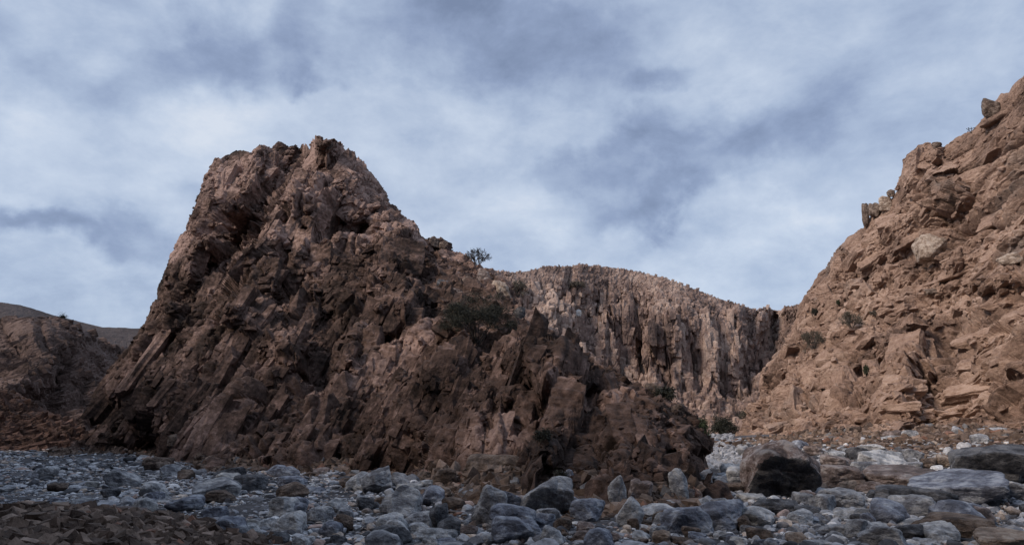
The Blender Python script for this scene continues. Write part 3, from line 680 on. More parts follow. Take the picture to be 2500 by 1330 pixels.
back_feats = [([(1890, 770), (1870, 860), (1860, 900)], 22, -7, .7), ([(1860, 770), (1840, 850)], 14, 3, .6), ([(1590, 790), (1600, 930)], 24, 4, .5), ([(1560, 800), (1565, 930)], 14, -5, .6), ([(1690, 820), (1700, 980)], 12, -4, .6), ([(1740, 860), (1745, 990)], 20, 3, .5), ([(1395, 655), (1380, 740)], 16, -2.2, .9), ([(1340, 740), (1420, 790)], 40, 3, .5),
              ([(1800, 760), (1790, 900)], 18, 3.4, .6), ([(1820, 860), (1815, 980)], 12, -4, .6), ([(1480, 760), (1490, 900)], 18, 2.5, .5), ([(1640, 760), (1650, 960)], 16, 3, .5), ([(1520, 880), (1525, 940)], 12, -3.5, .6)]
VERT = frame((.03, .02, 1), (1, 0, 0))
def back_upper(px, py): return smooth01(1 - (py - 655 - np.clip(px - 1500, 0, 999) * .28) / 110)
def back_disp(P, px, py):
    upper = back_upper(px, py)
    a, ea, ca = blocks(P, VERT, (30, 6.5, 6.5), 201, .2, .8, 2.4)
    b, eb, cb_ = blocks(P, VERT, (15, 1.8, 1.8), 202, .15, .6, 2.4)
    c, ec, cc = blocks(P, VERT, (3.6, 1.2, 1.2), 203, .25, .8, 1.6)
    ck = lambda e, w: -np.exp(-(e / w) ** 2)
    d = 3.0 * a * (1 - .6 * upper) + 1.7 * b * (1 - .5 * upper) + .6 * c + 2.0 * fbm(P * .035, 3, 221) + (1.7 * ck(ea, .07) + 1.3 * ck(eb, .10)) * (1 - .7 * upper) + .7 * ledges(P, (.02, .03, 1), 3.2, 215) + .8
    low = smooth01((py - 1000) / 50)
    d = d * (1 - .8 * low)
    return d, .25 * ca + .35 * cb_ + .25 * cc + .08
def back_pieces(V, Nn, px, py, T):
    rng = np.random.default_rng(31)
    up = back_upper(px, py); low = smooth01((py - 1000) / 50)
    k = 1 - .7 * smooth01((T - .84) / .12)
    allv = np.arange(len(V)); ok = (px < 2000) & (px > 1150)
    def pick(n, w):
        w = w * ok; return rng.choice(allv, n, p=w / w.sum(), replace=True)
    yield scatter(V, Nn, pick(700, (1 - low) * (1.02 - up)), 3.0, 8, (1.0, .24, .24), VERT, .02, 1.15, HULL2, rng, 1.2, 3, k)
    yield scatter(V, Nn, pick(3600, (1 - low) * (1.1 - up)), .9, 2.8, (1.1, .5, .5), VERT, .08, .95, HULL, rng, 1.2, 2, k)
    yield scatter(V, Nn, pick(3000, (1 - low) * (.1 + up)), .6, 1.3, (1.2, .6, .6), frame((.3, .2, .9), (1, 0, 0)), .4, .6, HULL, rng, 1.2, 2)
    yield scatter(V, Nn, pick(3000, low + .02), .6, 1.8, (1, .8, .6), np.eye(3), 3, .3, HULL, rng, 1.6, 2)
sheet('columned_cliff', back_crest, back_base, back_ctrl, 1200, 520, back_disp, M_BACK, back_feats, 1.5, 50, pieces=back_pieces, label=
      'rosy brown cliff of upright rock columns closing the canyon behind', wob=2, crest_damp=.12)

# --- hills on the left
def hill_pieces(n, lo, hi, seed):
    def f(V, Nn, px, py, T):
        rng = np.random.default_rng(seed); ok = np.where((px > -200) & (px < 480))[0]
        w = smooth01(.5 + 2 * fbm(V[ok] * .08, 3, seed)) + .05
        yield scatter(V, Nn, rng.choice(ok, n, p=w / w.sum()), lo, hi, (1.4, .8, .45), frame((.8, .3, .35), (0, 0, 1)), .4, .9, HULL, rng, 1.5, 1.6)
    return f
def hill_disp(seed, amp, sc):
    def f(P, px, py):
        a, ea, ca = blocks(P, frame((.8, .3, .35), (0, 0, 1)), (6 * sc, 2.4 * sc, 3 * sc), seed, .3, 1.2)
        b, eb, cb_ = blocks(P, frame((.8, .3, .35), (0, 0, 1)), (2.2 * sc, .9 * sc, 1.2 * sc), seed + 1, .3, 1.2)
        c, ec, cc = blocks(P, np.eye(3), (.9 * sc, .9 * sc, .6 * sc), seed + 2, .3, 1.4)
        rid = -np.abs(fbm(P * .06 / sc, 3, seed + 7)) * 5 * sc
        return amp * (rid + 1.3 * a + .75 * b + .4 * c - .3 * np.exp(-(eb / .12) ** 2)), .4 * ca + .35 * cb_ + .25 * cc
    return f
sheet('far_hill', [(-500, 640), (-150, 690), (0, 736), (50, 742), (100, 757), (150, 772), (200, 786), (250, 798), (300, 799), (340, 800), (400, 806), (600, 830)], [(-500, 1050), (600, 1050)],
      [(-500, 640, 360), (0, 735, 380), (200, 785, 420), (340, 800, 440), (600, 830, 460), (-500, 1050, 240), (0, 1050, 250), (300, 1050, 270), (600, 1050, 280), (100, 900, 310)],
      340, 90, hill_disp(301, .55, 2.2), M_FAR, (), 2, 20, 'smooth grey hill on the far left skyline')
sheet('rocky_hill', [(-500, 800), (-250, 770), (0, 782), (60, 772), (120, 772), (165, 780), (205, 800), (235, 820), (260, 838), (290, 850), (330, 840), (360, 830), (430, 900), (520, 1000)], [(-500, 1096), (520, 1096)],
      [(-500, 800, 105), (-250, 770, 115), (0, 780, 122), (120, 772, 128), (205, 800, 138), (260, 838, 150), (330, 840, 190), (430, 900, 180), (520, 1000, 150), (-500, 1096, 60), (0, 1096, 86), (200, 1096, 88), (520, 1096, 100), (60, 900, 104), (200, 960, 110), (280, 900, 140), (260, 1040, 100), (0, 1000, 92)],
      620, 360, hill_disp(311, .5, .9), M_LEFT,
      [([(60, 780), (120, 860), (60, 930), (0, 960)], 55, 6, .7), ([(150, 790), (230, 900), (280, 960)], 45, 6, .7), ([(130, 960), (110, 1000), (160, 1040)], 36, -6, .7), ([(170, 870), (140, 930)], 30, -5, .8), ([(250, 960), (180, 1020)], 34, 4, .7), ([(270, 840), (300, 900)], 20, -7, .7)], 1.2, 40, pieces=hill_pieces(5000, .5, 2.2, 81), label=
      'rugged brown hill on the left behind the stony riverbed')
M_SPUR = rock_mat('dark red brown scree slope', [(.050, .030, .024), (.085, .050, .040), (.115, .068, .054), (.16, .10, .085)], .25, (.5, .1, .85), 1.2, .5, .4, .7, 5)
sheet('scree_spur', [(-500, 880), (-200, 915), (0, 948), (40, 955), (90, 985), (140, 1012), (190, 1040), (240, 1070), (290, 1092), (310, 1100)], [(-500, 1098), (310, 1103)],
      [(-500, 880, 66), (0, 948, 78), (140, 1012, 80), (290, 1092, 76), (-500, 1098, 48), (0, 1098, 66), (150, 1100, 68), (310, 1103, 70)],
      420, 160, hill_disp(331, .30, .6), M_SPUR, (), 1.2, 20, pieces=hill_pieces(2500, .3, 1.4, 82), label='dark red brown scree slope at the foot of the rugged left hill')
# unseen wall added to shade crag and riverbed, behind and left of camera
def unseen_wall(name, pts, hs, label, mat):
    pts = np.array(pts, float); s = np.concatenate([[0], np.cumsum(np.hypot(*np.diff(pts, axis=0).T))]); u = np.linspace(0, s[-1], 160)
    x = np.interp(u, s, pts[:, 0]); y = np.interp(u, s, pts[:, 1]); h = np.interp(u, s, hs)
    tx = np.gradient(x); ty = np.gradient(y); l = np.hypot(tx, ty); nx, ny = -ty / l, tx / l
    rows = []
    for k in range(60):
        t = k / 59; off = (t - .5) * 2
        rows.append(np.stack([x + nx * off * h * .5, y + ny * off * h * .5, h * (1 - np.abs(off) ** 1.6) - 1], 1))
    A = np.array(rows).reshape(-1, 3)
    a, ea, ca = blocks(A, np.eye(3), (6, 6, 4), 401, .3, 1.3); b, eb, cb_ = blocks(A, np.eye(3), (2, 2, 1.5), 402, .3, 1.3)
    A = A + np.stack([a * 2 + b * .7, b * 1.2, a * 2], 1)
    link(name, mesh_from(name, A, grid_faces(60, 160), mat, {'tint': ca}), label, kind='structure')
unseen_wall('shade_wall', [(-68, 48), (-58, 22), (-50, -8), (-30, -30), (4, -36), (50, -42)], [33, 40, 46, 50, 50, 44], 'unseen brown wall added behind the viewer to shade the canyon', M_SPUR)

# ---- p2 ----
# ------------------------------------------------------------------ loose rocks of the riverbed
def bmat(name, cols, fine=14, bump=.9, patch=None):
    return rock_mat(name, cols, 2.2, (.2, .3, .9), 6.0, .5, .25, bump, fine, .8, patch, 1.9)
MB = {
    'pale grey': bmat('pale grey stone', [(0.273, 0.285, 0.309), (0.434, 0.446, 0.477), (0.615, 0.627, 0.656), (0.750, 0.750, 0.750)]),
    'grey': bmat('grey stone', [(0.179, 0.185, 0.210), (0.294, 0.306, 0.336), (0.414, 0.426, 0.456), (0.611, 0.618, 0.642)]),
    'blue-grey': bmat('blue grey stone', [(0.130, 0.142, 0.182), (0.218, 0.239, 0.301), (0.330, 0.360, 0.431), (0.496, 0.530, 0.597)]),
    'dark grey': bmat('dark grey stone', [(0.053, 0.055, 0.065), (0.096, 0.101, 0.116), (0.148, 0.153, 0.171), (0.224, 0.229, 0.248)]),
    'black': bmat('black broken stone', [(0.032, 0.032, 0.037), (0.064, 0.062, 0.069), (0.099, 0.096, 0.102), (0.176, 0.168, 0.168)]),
    'rust': bmat('rust brown stone', [(0.087, 0.064, 0.060), (0.161, 0.120, 0.109), (0.249, 0.192, 0.176), (0.432, 0.380, 0.370)], patch=((0.337, 0.327, 0.337), 1.5, .56)),
    'brown': bmat('brown stone', [(0.074, 0.057, 0.049), (0.135, 0.101, 0.084), (0.203, 0.155, 0.128), (0.284, 0.230, 0.196)]),
    'reddish': bmat('reddish stone', [(0.126, 0.101, 0.096), (0.214, 0.170, 0.161), (0.307, 0.254, 0.241), (0.433, 0.387, 0.376)], patch=((0.264, 0.270, 0.283), 1.2, .55)),
    'tan': bmat('tan stone', [(0.223, 0.172, 0.138), (0.337, 0.261, 0.213), (0.439, 0.354, 0.293), (0.536, 0.460, 0.395)]),
    'white': bmat('whitish stone', [(0.378, 0.378, 0.392), (0.513, 0.506, 0.499), (0.621, 0.608, 0.594), (0.743, 0.729, 0.716)]),
}
def boulder_mesh(name, seed, w, d, h, mat, k=12, npl=11, cuts=(), sub=4, rough=.045, tilt=0.0, lay=.012, shade_face=None):
    rng = np.random.default_rng(seed)
    bm = bmesh.new(); bmesh.ops.create_icosphere(bm, subdivisions=sub, radius=1)
    D = np.array([v.co[:] for v in bm.verts]); F = np.array([[v.index for v in f.verts] for f in bm.faces]); bm.free()
    pn = rng.normal(size=(npl, 3)); pn /= np.linalg.norm(pn, axis=1)[:, None]; pd = rng.uniform(.66, .98, npl)
    box = np.array([[1, 0, 0], [-1, 0, 0], [0, 1, 0], [0, -1, 0], [0, 0, 1], [0, 0, -1]], float) + rng.normal(size=(6, 3)) * .16
    box /= np.linalg.norm(box, axis=1)[:, None]
    pn = np.vstack([pn, box]); pd = np.concatenate([pd, rng.uniform(.85, 1, 6)])
    for c in cuts:
        v = np.array(c[:3], float); v /= np.linalg.norm(v); pn = np.vstack([pn, v]); pd = np.append(pd, c[3])
    q = np.clip(D @ pn.T / pd, 0, None)
    r = (np.sum(q ** k, 1) + 1e-9) ** (-1 / k)
    V = D * np.clip(r, .3, 1.3)[:, None]
    sd = rng.uniform(0, 99)
    bl, e, c = blocks(V * 2.2 + sd, np.eye(3), (1, 1, .7), seed % 97, .2, 1.0)
    V = V + D * (rough * 1.8 * fbm(V * 2.4 + sd, 3, 4) + rough * 1.6 * bl + rough * .35 * fbm(V * 11 + sd, 3, 9) + lay * vnoise(V * np.array([2, 2, 16]) + sd, 3))[:, None]
    V = V - (V.max(0) + V.min(0)) / 2
    V = V / (V.max(0) - V.min(0)) * np.array([w, d, h])
    c_, s_ = math.cos(tilt), math.sin(tilt)
    V = V @ np.array([[c_, 0, -s_], [0, 1, 0], [s_, 0, c_]])
    V[:, 2] -= V[:, 2].min()
    me = mesh_from(name, V, F, mat, {'tint': c})
    if shade_face:                       # a broken face, its overhang's shade put into a darker stone colour
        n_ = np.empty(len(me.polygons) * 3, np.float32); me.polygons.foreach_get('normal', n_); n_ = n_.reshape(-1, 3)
        v = np.array(shade_face[0], float); v /= np.linalg.norm(v)
        cen = V[F].mean(1); sel = (n_ @ v > shade_face[1]) | ((cen / np.array([w, d, h])) @ v > shade_face[3])
        me.materials.append(MB[shade_face[2]]); me.polygons.foreach_set('material_index', sel.astype(np.int32))
    return me
LAND = []          # landmarks: (short name, px, py, D)
def boulder(l, t, r, b, colour, label, short=None, seed=0, name='boulder', cat='boulder', sheet_=None, deep=.85, D=None, sink=.12, group=None, **kw):
    cx = (l + r) / 2
    if D is None:
        D = float(on_sheet(sheet_, cx, b)[1]) if sheet_ else float(ground_hit(np.array([cx]), np.array([b]))[0])
    p = at(cx, b, D)
    asp = math.sqrt(1 + ((cx - 1250) / FPX) ** 2)
    w = (r - l) * D / FPX; h = (b - t) * D / FPX; dd = w * deep
    px_ = (r - l) * .41
    me = boulder_mesh(name, seed or int(cx * 7 + b), w, dd, h * (1 + sink), MB[colour], sub=5 if px_ > 28 else 4, **kw)
    o = link(name, me, label, cat, group, loc=(float(p[0]), float(D + dd * .42), float(p[2]) - h * sink))
    o.rotation_euler.z = -math.atan2(p[0], D) * .9
    if short: LAND.append((short, cx, (t + b) / 2, b, D))
    return o
FRONT = (0, -1, -.35, .42)
BOULDERS = [
    (1846, 1083, 2036, 1218, 'rust', 'huge boulder with a split front face darkened for shade and reddish brown back', 'the huge split boulder', dict(cuts=[(.22, -1, -.42, .36), (-.8, -.5, .1, .80), (-.35, 0, 1, .86), (.65, 0, .75, .80)], k=30, deep=1.0, seed=41, shade_face=((.22, -1, -.42), .72, 'black', 9))),
    (2125, 1098, 2238, 1150, 'pale grey', 'pale flat-topped slab lying tilted behind the reddish rocks', 'the pale tilted slab', dict(cuts=[(.15, -.75, .9, .35)], k=24, tilt=.18)),
    (2385, 1092, 2560, 1192, 'dark grey', 'dark undercut boulder with a grey layered top at the right edge', 'the dark undercut boulder', dict(cuts=[(0, -1, -.45, .5), (-.3, -.3, 1, .7)], k=22, seed=77)),
    (2352, 1128, 2432, 1190, 'dark grey', 'rough dark grey block leaning on the dark undercut boulder', 'the leaning dark block', dict()),
    (2300, 1158, 2512, 1240, 'blue-grey', 'broad sloping blue-grey slab with a creased smooth top', 'the broad blue slab', dict(cuts=[(-.35, -.45, .9, .45)], k=20, deep=1.1, seed=5)),
    (2190, 1194, 2372, 1250, 'dark grey', 'long low dark boulder with a curved pale edge', 'the low dark boulder', dict(cuts=[(.1, -1, .1, .5)])),
    (2202, 1214, 2300, 1270, 'grey', 'rounded mottled grey boulder in front of the low dark boulder', 'the rounded mottled boulder', dict(k=7)),
    (2008, 1140, 2132, 1205, 'reddish', 'pitted reddish boulder just right of the huge split boulder', 'the pitted reddish boulder', dict()),
    (2020, 1112, 2090, 1150, 'reddish', 'small reddish grey rock behind the pitted reddish boulder', None, dict()),
    (2095, 1130, 2165, 1175, 'grey', 'grey pink rock wedged left of the reddish flat rock', None, dict()),
    (2158, 1145, 2350, 1215, 'reddish', 'wide flat reddish grey rock with cracked surface', 'the wide reddish rock', dict(cuts=[(0, -.4, .9, .5)], deep=1.0)),
    (2108, 1178, 2190, 1212, 'reddish', 'pinkish low boulder with a streaked face', None, dict()),
    (2245, 1180, 2310, 1215, 'brown', 'pointed rust brown boulder with a flat dark face', None, dict(k=22)),
    (2020, 1198, 2130, 1245, 'grey', 'smooth wide grey boulder below the pitted reddish boulder', 'the smooth wide boulder', dict(k=8)),
    (1810, 1208, 1880, 1232, 'white', 'pale rounded boulder left of the huge split boulder', 'the pale rounded boulder', dict(k=8)),
    (1855, 1222, 1960, 1262, 'dark grey', 'long dark grey boulder with a faceted top', 'the long dark boulder', dict()),
    (1775, 1238, 1842, 1295, 'grey', 'grey boulder with a shaded right flank standing in cobbles', 'the shaded grey boulder', dict(cuts=[(.8, -.7, -.2, .45)], k=16)),
    (1808, 1262, 1842, 1300, 'brown', 'small upright brown grey stone touching the shaded grey boulder', None, dict()),
    (1952, 1238, 2010, 1268, 'dark grey', 'black lumpy boulder beside the long dark boulder', None, dict()),
    (2075, 1272, 2130, 1318, 'grey', 'smooth egg-shaped grey boulder low in the right cobbles', 'the egg-shaped boulder', dict(k=6)),
    (2110, 1255, 2145, 1285, 'blue-grey', 'small round blue-grey boulder above the egg-shaped boulder', None, dict(k=6)),
    (2125, 1293, 2232, 1345, 'grey', 'streaked triangular grey boulder cut by the lower edge', 'the streaked triangular boulder', dict(k=22)),
    (2205, 1285, 2268, 1322, 'dark grey', 'dark boulder with a pale cap near the lower edge', None, dict()),
    (2372, 1288, 2425, 1325, 'dark grey', 'glossy black rounded boulder among the right hand cobbles', 'the black rounded boulder', dict(k=7)),
    (2430, 1305, 2560, 1350, 'tan', 'flat orange tan slab in the lower right corner', 'the orange tan slab', dict(cuts=[(0, -.3, 1, .4)])),
    (2290, 1235, 2352, 1262, 'tan', 'beige low boulder right of the rounded mottled boulder', None, dict()),
    (2358, 1235, 2435, 1285, 'blue-grey', 'smooth blue-grey boulder below the broad blue slab', 'the smooth blue boulder', dict(k=8)),
    (920, 1192, 1024, 1264, 'grey', 'big trapezoid grey boulder standing alone before the crag', 'the trapezoid boulder', dict(k=22, cuts=[(.1, -.9, .5, .6), (-.8, -.2, .55, .7)], seed=15)),
    (874, 1156, 950, 1206, 'grey', 'slanted grey block pointing up to the right', 'the slanted block', dict(k=22, tilt=-.3)),
    (1022, 1190, 1082, 1236, 'blue-grey', 'square weathered block right of the trapezoid boulder', 'the square weathered block', dict(k=26)),
    (1155, 1164, 1250, 1200, 'brown', 'flat-topped brown block set on the stepped grey block', 'the flat-topped block', dict(k=28, cuts=[(0, 0, 1, .6)])),
    (1150, 1194, 1242, 1290, 'grey', 'tall stepped grey block carrying the flat-topped brown block', 'the stepped block', dict(k=24, seed=8)),
    (1133, 1114, 1292, 1190, 'brown', 'large rounded brown outcrop with curved bedding at the crag foot', 'the rounded brown outcrop', dict(k=10)),
    (1054, 1148, 1112, 1204, 'brown', 'square brown block left of the rounded brown outcrop', 'the square brown block', dict(k=24)),
    (1274, 1172, 1406, 1262, 'grey', 'big saddle shaped grey rock with a hollow dark underside', 'the saddle rock', dict(cuts=[(.2, -1, -.55, .38), (-.6, 0, .8, .6)], k=20, seed=33)),
    (1046, 1236, 1092, 1300, 'dark grey', 'upright near-black pointed rock standing on cobbles', 'the upright black rock', dict(k=16, seed=3)),
    (1066, 1270, 1122, 1322, 'dark grey', 'dark smooth stone at the foot of the upright black rock', None, dict()),
    (912, 1260, 992, 1312, 'pale grey', 'large pale boulder with a split rounded back', 'the pale split boulder', dict(k=9)),
    (990, 1280, 1042, 1308, 'pale grey', 'pale angular stone right of the pale split boulder', None, dict()),
    (1196, 1240, 1308, 1305, 'blue-grey', 'broad lumpy blue-grey boulder below the stepped block', 'the lumpy blue boulder', dict(k=12)),
    (1257, 1274, 1326, 1314, 'blue-grey', 'smooth oval blue-grey boulder right of the lumpy blue boulder', 'the oval blue boulder', dict(k=6)),
    (1318, 1288, 1378, 1332, 'pale grey', 'wedge shaped light grey boulder at the lower edge', None, dict(k=18)),
    (1396, 1224, 1482, 1280, 'blue-grey', 'rugged blue boulder with twin lumps below the saddle rock', 'the rugged blue boulder', dict()),
    (1510, 1220, 1577, 1290, 'pale grey', 'tall pale boulder with a peaked top in the middle cobbles', 'the peaked pale boulder', dict(k=12, seed=19, cuts=[(-.7, 0, .7, .7), (.7, 0, .65, .7)])),
    (1572, 1238, 1682, 1278, 'pale grey', 'humped pale boulder with a black shaded right face', 'the humped pale boulder', dict(k=12, cuts=[(.55, -.9, -.3, .42)])),
    (1534, 1268, 1563, 1298, 'brown', 'round brown cobble touching the peaked pale boulder', None, dict(k=5)),
    (1597, 1298, 1640, 1332, 'tan', 'round orange tan boulder in the lower middle cobbles', 'the round tan boulder', dict(k=7)),
    (1410, 1276, 1455, 1302, 'reddish', 'low red boulder with a rounded back', 'the low red boulder', dict(k=7)),
    (1430, 1298, 1500, 1345, 'blue-grey', 'veined blue-grey boulder cut by the lower edge', 'the veined boulder', dict(k=16)),
    (1352, 1268, 1398, 1300, 'brown', 'squat brown grey boulder left of the low red boulder', None, dict(k=9)),
    (1670, 1290, 1716, 1320, 'brown', 'squat brown grey boulder left of the shaded grey boulder', None, dict()),
    (455, 1170, 566, 1214, 'grey', 'broad light grey slab sloping down to the left', 'the broad left slab', dict(cuts=[(-.35, -.5, .85, .45)], k=20)),
    (485, 1200, 562, 1228, 'brown', 'low boulder with a brown top under the broad left slab', None, dict()),
    (390, 1214, 478, 1250, 'blue-grey', 'wide blue-grey boulder with a cracked front', 'the wide cracked boulder', dict()),
    (311, 1218, 368, 1252, 'pale grey', 'rough whitish boulder at the edge of the brown gravel spit', 'the rough whitish boulder', dict()),
    (240, 1150, 322, 1190, 'grey', 'smooth wedge shaped grey boulder alone on the left riverbed', 'the smooth wedge boulder', dict(k=16, cuts=[(.6, -.2, .8, .55), (-.3, -1, -.1, .55)])),
    (336, 1118, 406, 1150, 'brown', 'long brown boulder with a pointed right end', 'the long brown boulder', dict(k=18)),
    (512, 1142, 586, 1172, 'dark grey', 'long black block at the edge of the crag foot', 'the long black block', dict(k=20)),
    (664, 1184, 742, 1226, 'brown', 'leaning dark brown boulder with a pale ridge', 'the leaning brown boulder', dict(k=22, tilt=-.2)),
    (670, 1165, 740, 1200, 'blue-grey', 'blue-grey boulder behind the leaning brown boulder', None, dict()),
    (684, 1266, 742, 1296, 'blue-grey', 'smooth dark blue boulder in the lower left cobbles', 'the smooth dark boulder', dict(k=8)),
    (806, 1260, 856, 1300, 'brown', 'angular brown boulder with a sharp top edge', 'the angular brown boulder', dict(k=22)),
    (870, 1216, 910, 1248, 'dark grey', 'dark grey angular boulder left of the trapezoid boulder', None, dict()),
    (806, 1236, 850, 1256, 'grey', 'flattish oval grey stone left of the dark angular boulder', None, dict(k=7)),
    (500, 1268, 585, 1312, 'blue-grey', 'large blue-grey boulder beside the tip of the gravel spit', 'the spit boulder', dict(k=10)),
    (580, 1270, 625, 1305, 'white', 'whitish angular stone right of the spit boulder', None, dict(k=22)),
    (620, 1270, 664, 1292, 'pale grey', 'pale smooth stone with a dark base', None, dict(k=8)),
    (760, 1142, 800, 1162, 'reddish', 'pinkish brown boulder at the foot of the crag', None, dict()),
    (560, 1162, 640, 1200, 'dark grey', 'dark block just right of the long black block', None, dict()),
    (200, 1175, 232, 1193, 'white', 'pale oval stone left of the smooth wedge boulder', None, dict(k=6)),
    (105, 1180, 150, 1202, 'brown', 'dark rust brown stone on the left riverbed', None, dict()),
]
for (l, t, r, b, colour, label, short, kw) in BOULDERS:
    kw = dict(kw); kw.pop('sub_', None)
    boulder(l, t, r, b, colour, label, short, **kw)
# water-polished feet of the crag's nose
for (l, t, r, b, colour, label) in ((1488, 1168, 1534, 1252, 'grey', 'pale water-polished pillar at the nose of the crag, left one'),
                                    (1538, 1176, 1600, 1248, 'reddish', 'cracked brown grey rock leaning on the water-polished pillar'),
                                    (1640, 1150, 1688, 1236, 'grey', 'tall smooth grey foot of rock at the canyon mouth'),
                                    (1700, 1150, 1745, 1212, 'grey', 'smooth grey corner rock where the gravel bends behind the crag'),
                                    (1365, 1150, 1402, 1216, 'blue-grey', 'upright grey rock between the saddle rock and the crag')):
    boulder(l, t, r, b, colour, label, None, name='rock_outcrop', cat='rock', k=12, rough=.07)
# rocks perched on the crag, the cliffs and the skyline
PERCH = [(400, 1060, 452, 1096, 'brown', 'triangular brown block at the left foot of the crag', 'crag', dict(k=26)),
         (1070, 585, 1094, 612, 'brown', 'square boulder jutting from the crag skyline above the rubble', 'crag', dict(k=20)),
         (1040, 574, 1070, 600, 'brown', 'dark pointed rock on the crag skyline left of the square boulder', 'crag', dict(k=20)),
         (1116, 618, 1136, 634, 'brown', 'small upright rock on the skyline left of the lone tree', 'crag', dict(k=16)),
         (1198, 676, 1250, 730, 'tan', 'pinkish block with a pale top on the ridge right of the lone tree', 'crag', dict(k=24)),
         (1252, 745, 1284, 790, 'black', 'black rounded rock right of the dark acacia', 'crag', dict(k=10)),
         (1160, 655, 1200, 690, 'reddish', 'sloping reddish rock below the lone tree', 'crag', dict(k=20, tilt=.4)),
         (1120, 672, 1160, 702, 'brown', 'brown boulder in the rubble above the dark acacia', 'crag', dict(k=16)),
         (1060, 680, 1100, 712, 'dark grey', 'flat dark slab on the rubble slope', 'crag', dict(k=22, tilt=.4)),
         (1092, 700, 1130, 724, 'reddish', 'leaning reddish slab in the rubble above the dark acacia', 'crag', dict(k=20)),
         (1576, 934, 1620, 966, 'brown', 'brown boulder on the lower ridge beside the green shrub', 'crag', dict(k=12)),
         (1640, 985, 1674, 1012, 'brown', 'angular boulder at the end of the lower ridge', 'crag', dict(k=22)),
         (2110, 488, 2130, 545, 'brown', 'thin finger of brown rock on the right skyline', 'canyon_cliff', dict(k=16, name='rock_spire', cat='rock')),
         (2128, 488, 2156, 526, 'brown', 'pointed rock leaning behind the finger of rock', 'canyon_cliff', dict(k=20)),
         (2154, 470, 2190, 508, 'tan', 'tan rock slab on the skyline below the perched stones', 'canyon_cliff', dict(k=18)),
         (2170, 457, 2190, 478, 'brown', 'small dark stone perched on the skyline', 'canyon_cliff', dict(k=12)),
         (2412, 222, 2458, 276, 'brown', 'rounded head of rock leaning out from the upper right skyline', 'canyon_cliff', dict(k=9)),
         (2282, 342, 2306, 364, 'brown', 'dark knob on the skyline bump of the right cliff', 'canyon_cliff', dict(k=9)),
         (2250, 560, 2330, 625, 'tan', 'large smooth tan block standing out of the right cliff', 'canyon_cliff', dict(k=16)),
         (2262, 700, 2306, 716, 'brown', 'flat slab with a shaded underside on the right scree', 'canyon_cliff', dict(k=22)),
         (2452, 610, 2510, 642, 'tan', 'rounded tan boulder on the scree at the right edge', 'canyon_cliff', dict(k=9)),
         (2300, 1110, 2340, 1142, 'tan', 'tan block on the bank behind the wide reddish rock', None, dict(k=16)),
         (2260, 1118, 2302, 1146, 'brown', 'round brown grey boulder on the bank below the right cliff', None, dict(k=9)),
         (2215, 1128, 2262, 1152, 'grey', 'low grey boulder right of the pale tilted slab', None, dict(k=12)),
         (1402, 752, 1422, 772, 'white', 'pale diamond shaped block stuck in the columned cliff', 'columned_cliff', dict(k=26, tilt=.5)),
         ]
for (l, t, r, b, colour, label, sh, kw) in PERCH:
    boulder(l, t, r, b, colour, label, None, sheet_=sh, **{'rough': .06, **kw})

# ---- the field of stones
rng = np.random.default_rng(3)
cb_x = np.array([p[0] for p in crag_base], float); cb_D = np.array([min(bd(x), 66) for x in cb_x])
def reach(px):
    """how far the stony ground runs at an image column"""
    r = np.interp(px, cb_x, cb_D, left=66, right=60)
    r = np.where(px < 128, 70, r); r = np.where(px > 1752, 60, r); r = np.where(px > 1850, np.interp(px, [1850, 2500], [50, 38]), r)
    return r
def field(n, D0, D1, lo, hi, power):
    px = rng.uniform(-250, 2750, n); D = np.sqrt(rng.uniform(D0 ** 2, D1 ** 2, n))
    s_ = lo * (hi / lo) ** (rng.random(n) ** power)
    k = (D < reach(px) + .6); px, D, s_ = px[k], D[k], s_[k]
    x = (px - 1250) / FPX * D * CP * 1.0
    return x, D, s_, px
parts = [field(26000, 8.0, 18, .035, .11, 1.0), field(30000, 8.5, 36, .09, .24, 1.2), field(9000, 8.8, 70, .22, .50, 1.6), field(1500, 9.5, 68, .42, .9, 2.4), field(16000, 30, 70, .16, .36, 1.0), field(15000, 15, 40, .07, .15, 1.0)]
x, y, s_, px = [np.concatenate([p[i] for p in parts]) for i in range(4)]
fine_patch = fbm(np.stack([x * .35, y * .35, 0 * x], 1), 3, 88) + .25 * smooth01((1000 - px) / 900) - .12
big_ok = (s_ < .16) | (fine_patch < .05 + .0 * s_) | (rng.random(len(x)) < .35)
x, y, s_, px = x[big_ok], y[big_ok], s_[big_ok], px[big_ok]
s_ = s_ * np.where(px < 700, .82, 1.0)
z0 = ground_z(x, y)
spit = (((x + 6.6) / 3.4) ** 2 + ((y - 8.2) / 3.0) ** 2) < 1.0
near_crag = smooth01(1 - (reach(px) - y) / 8.0) * (px > 350) * (px < 1700)
bank = smooth01((z0 - .45) / .5) * (x > 6)
browny = spit | (rng.random(len(x)) < .85 * np.maximum(near_crag, .95 * bank))
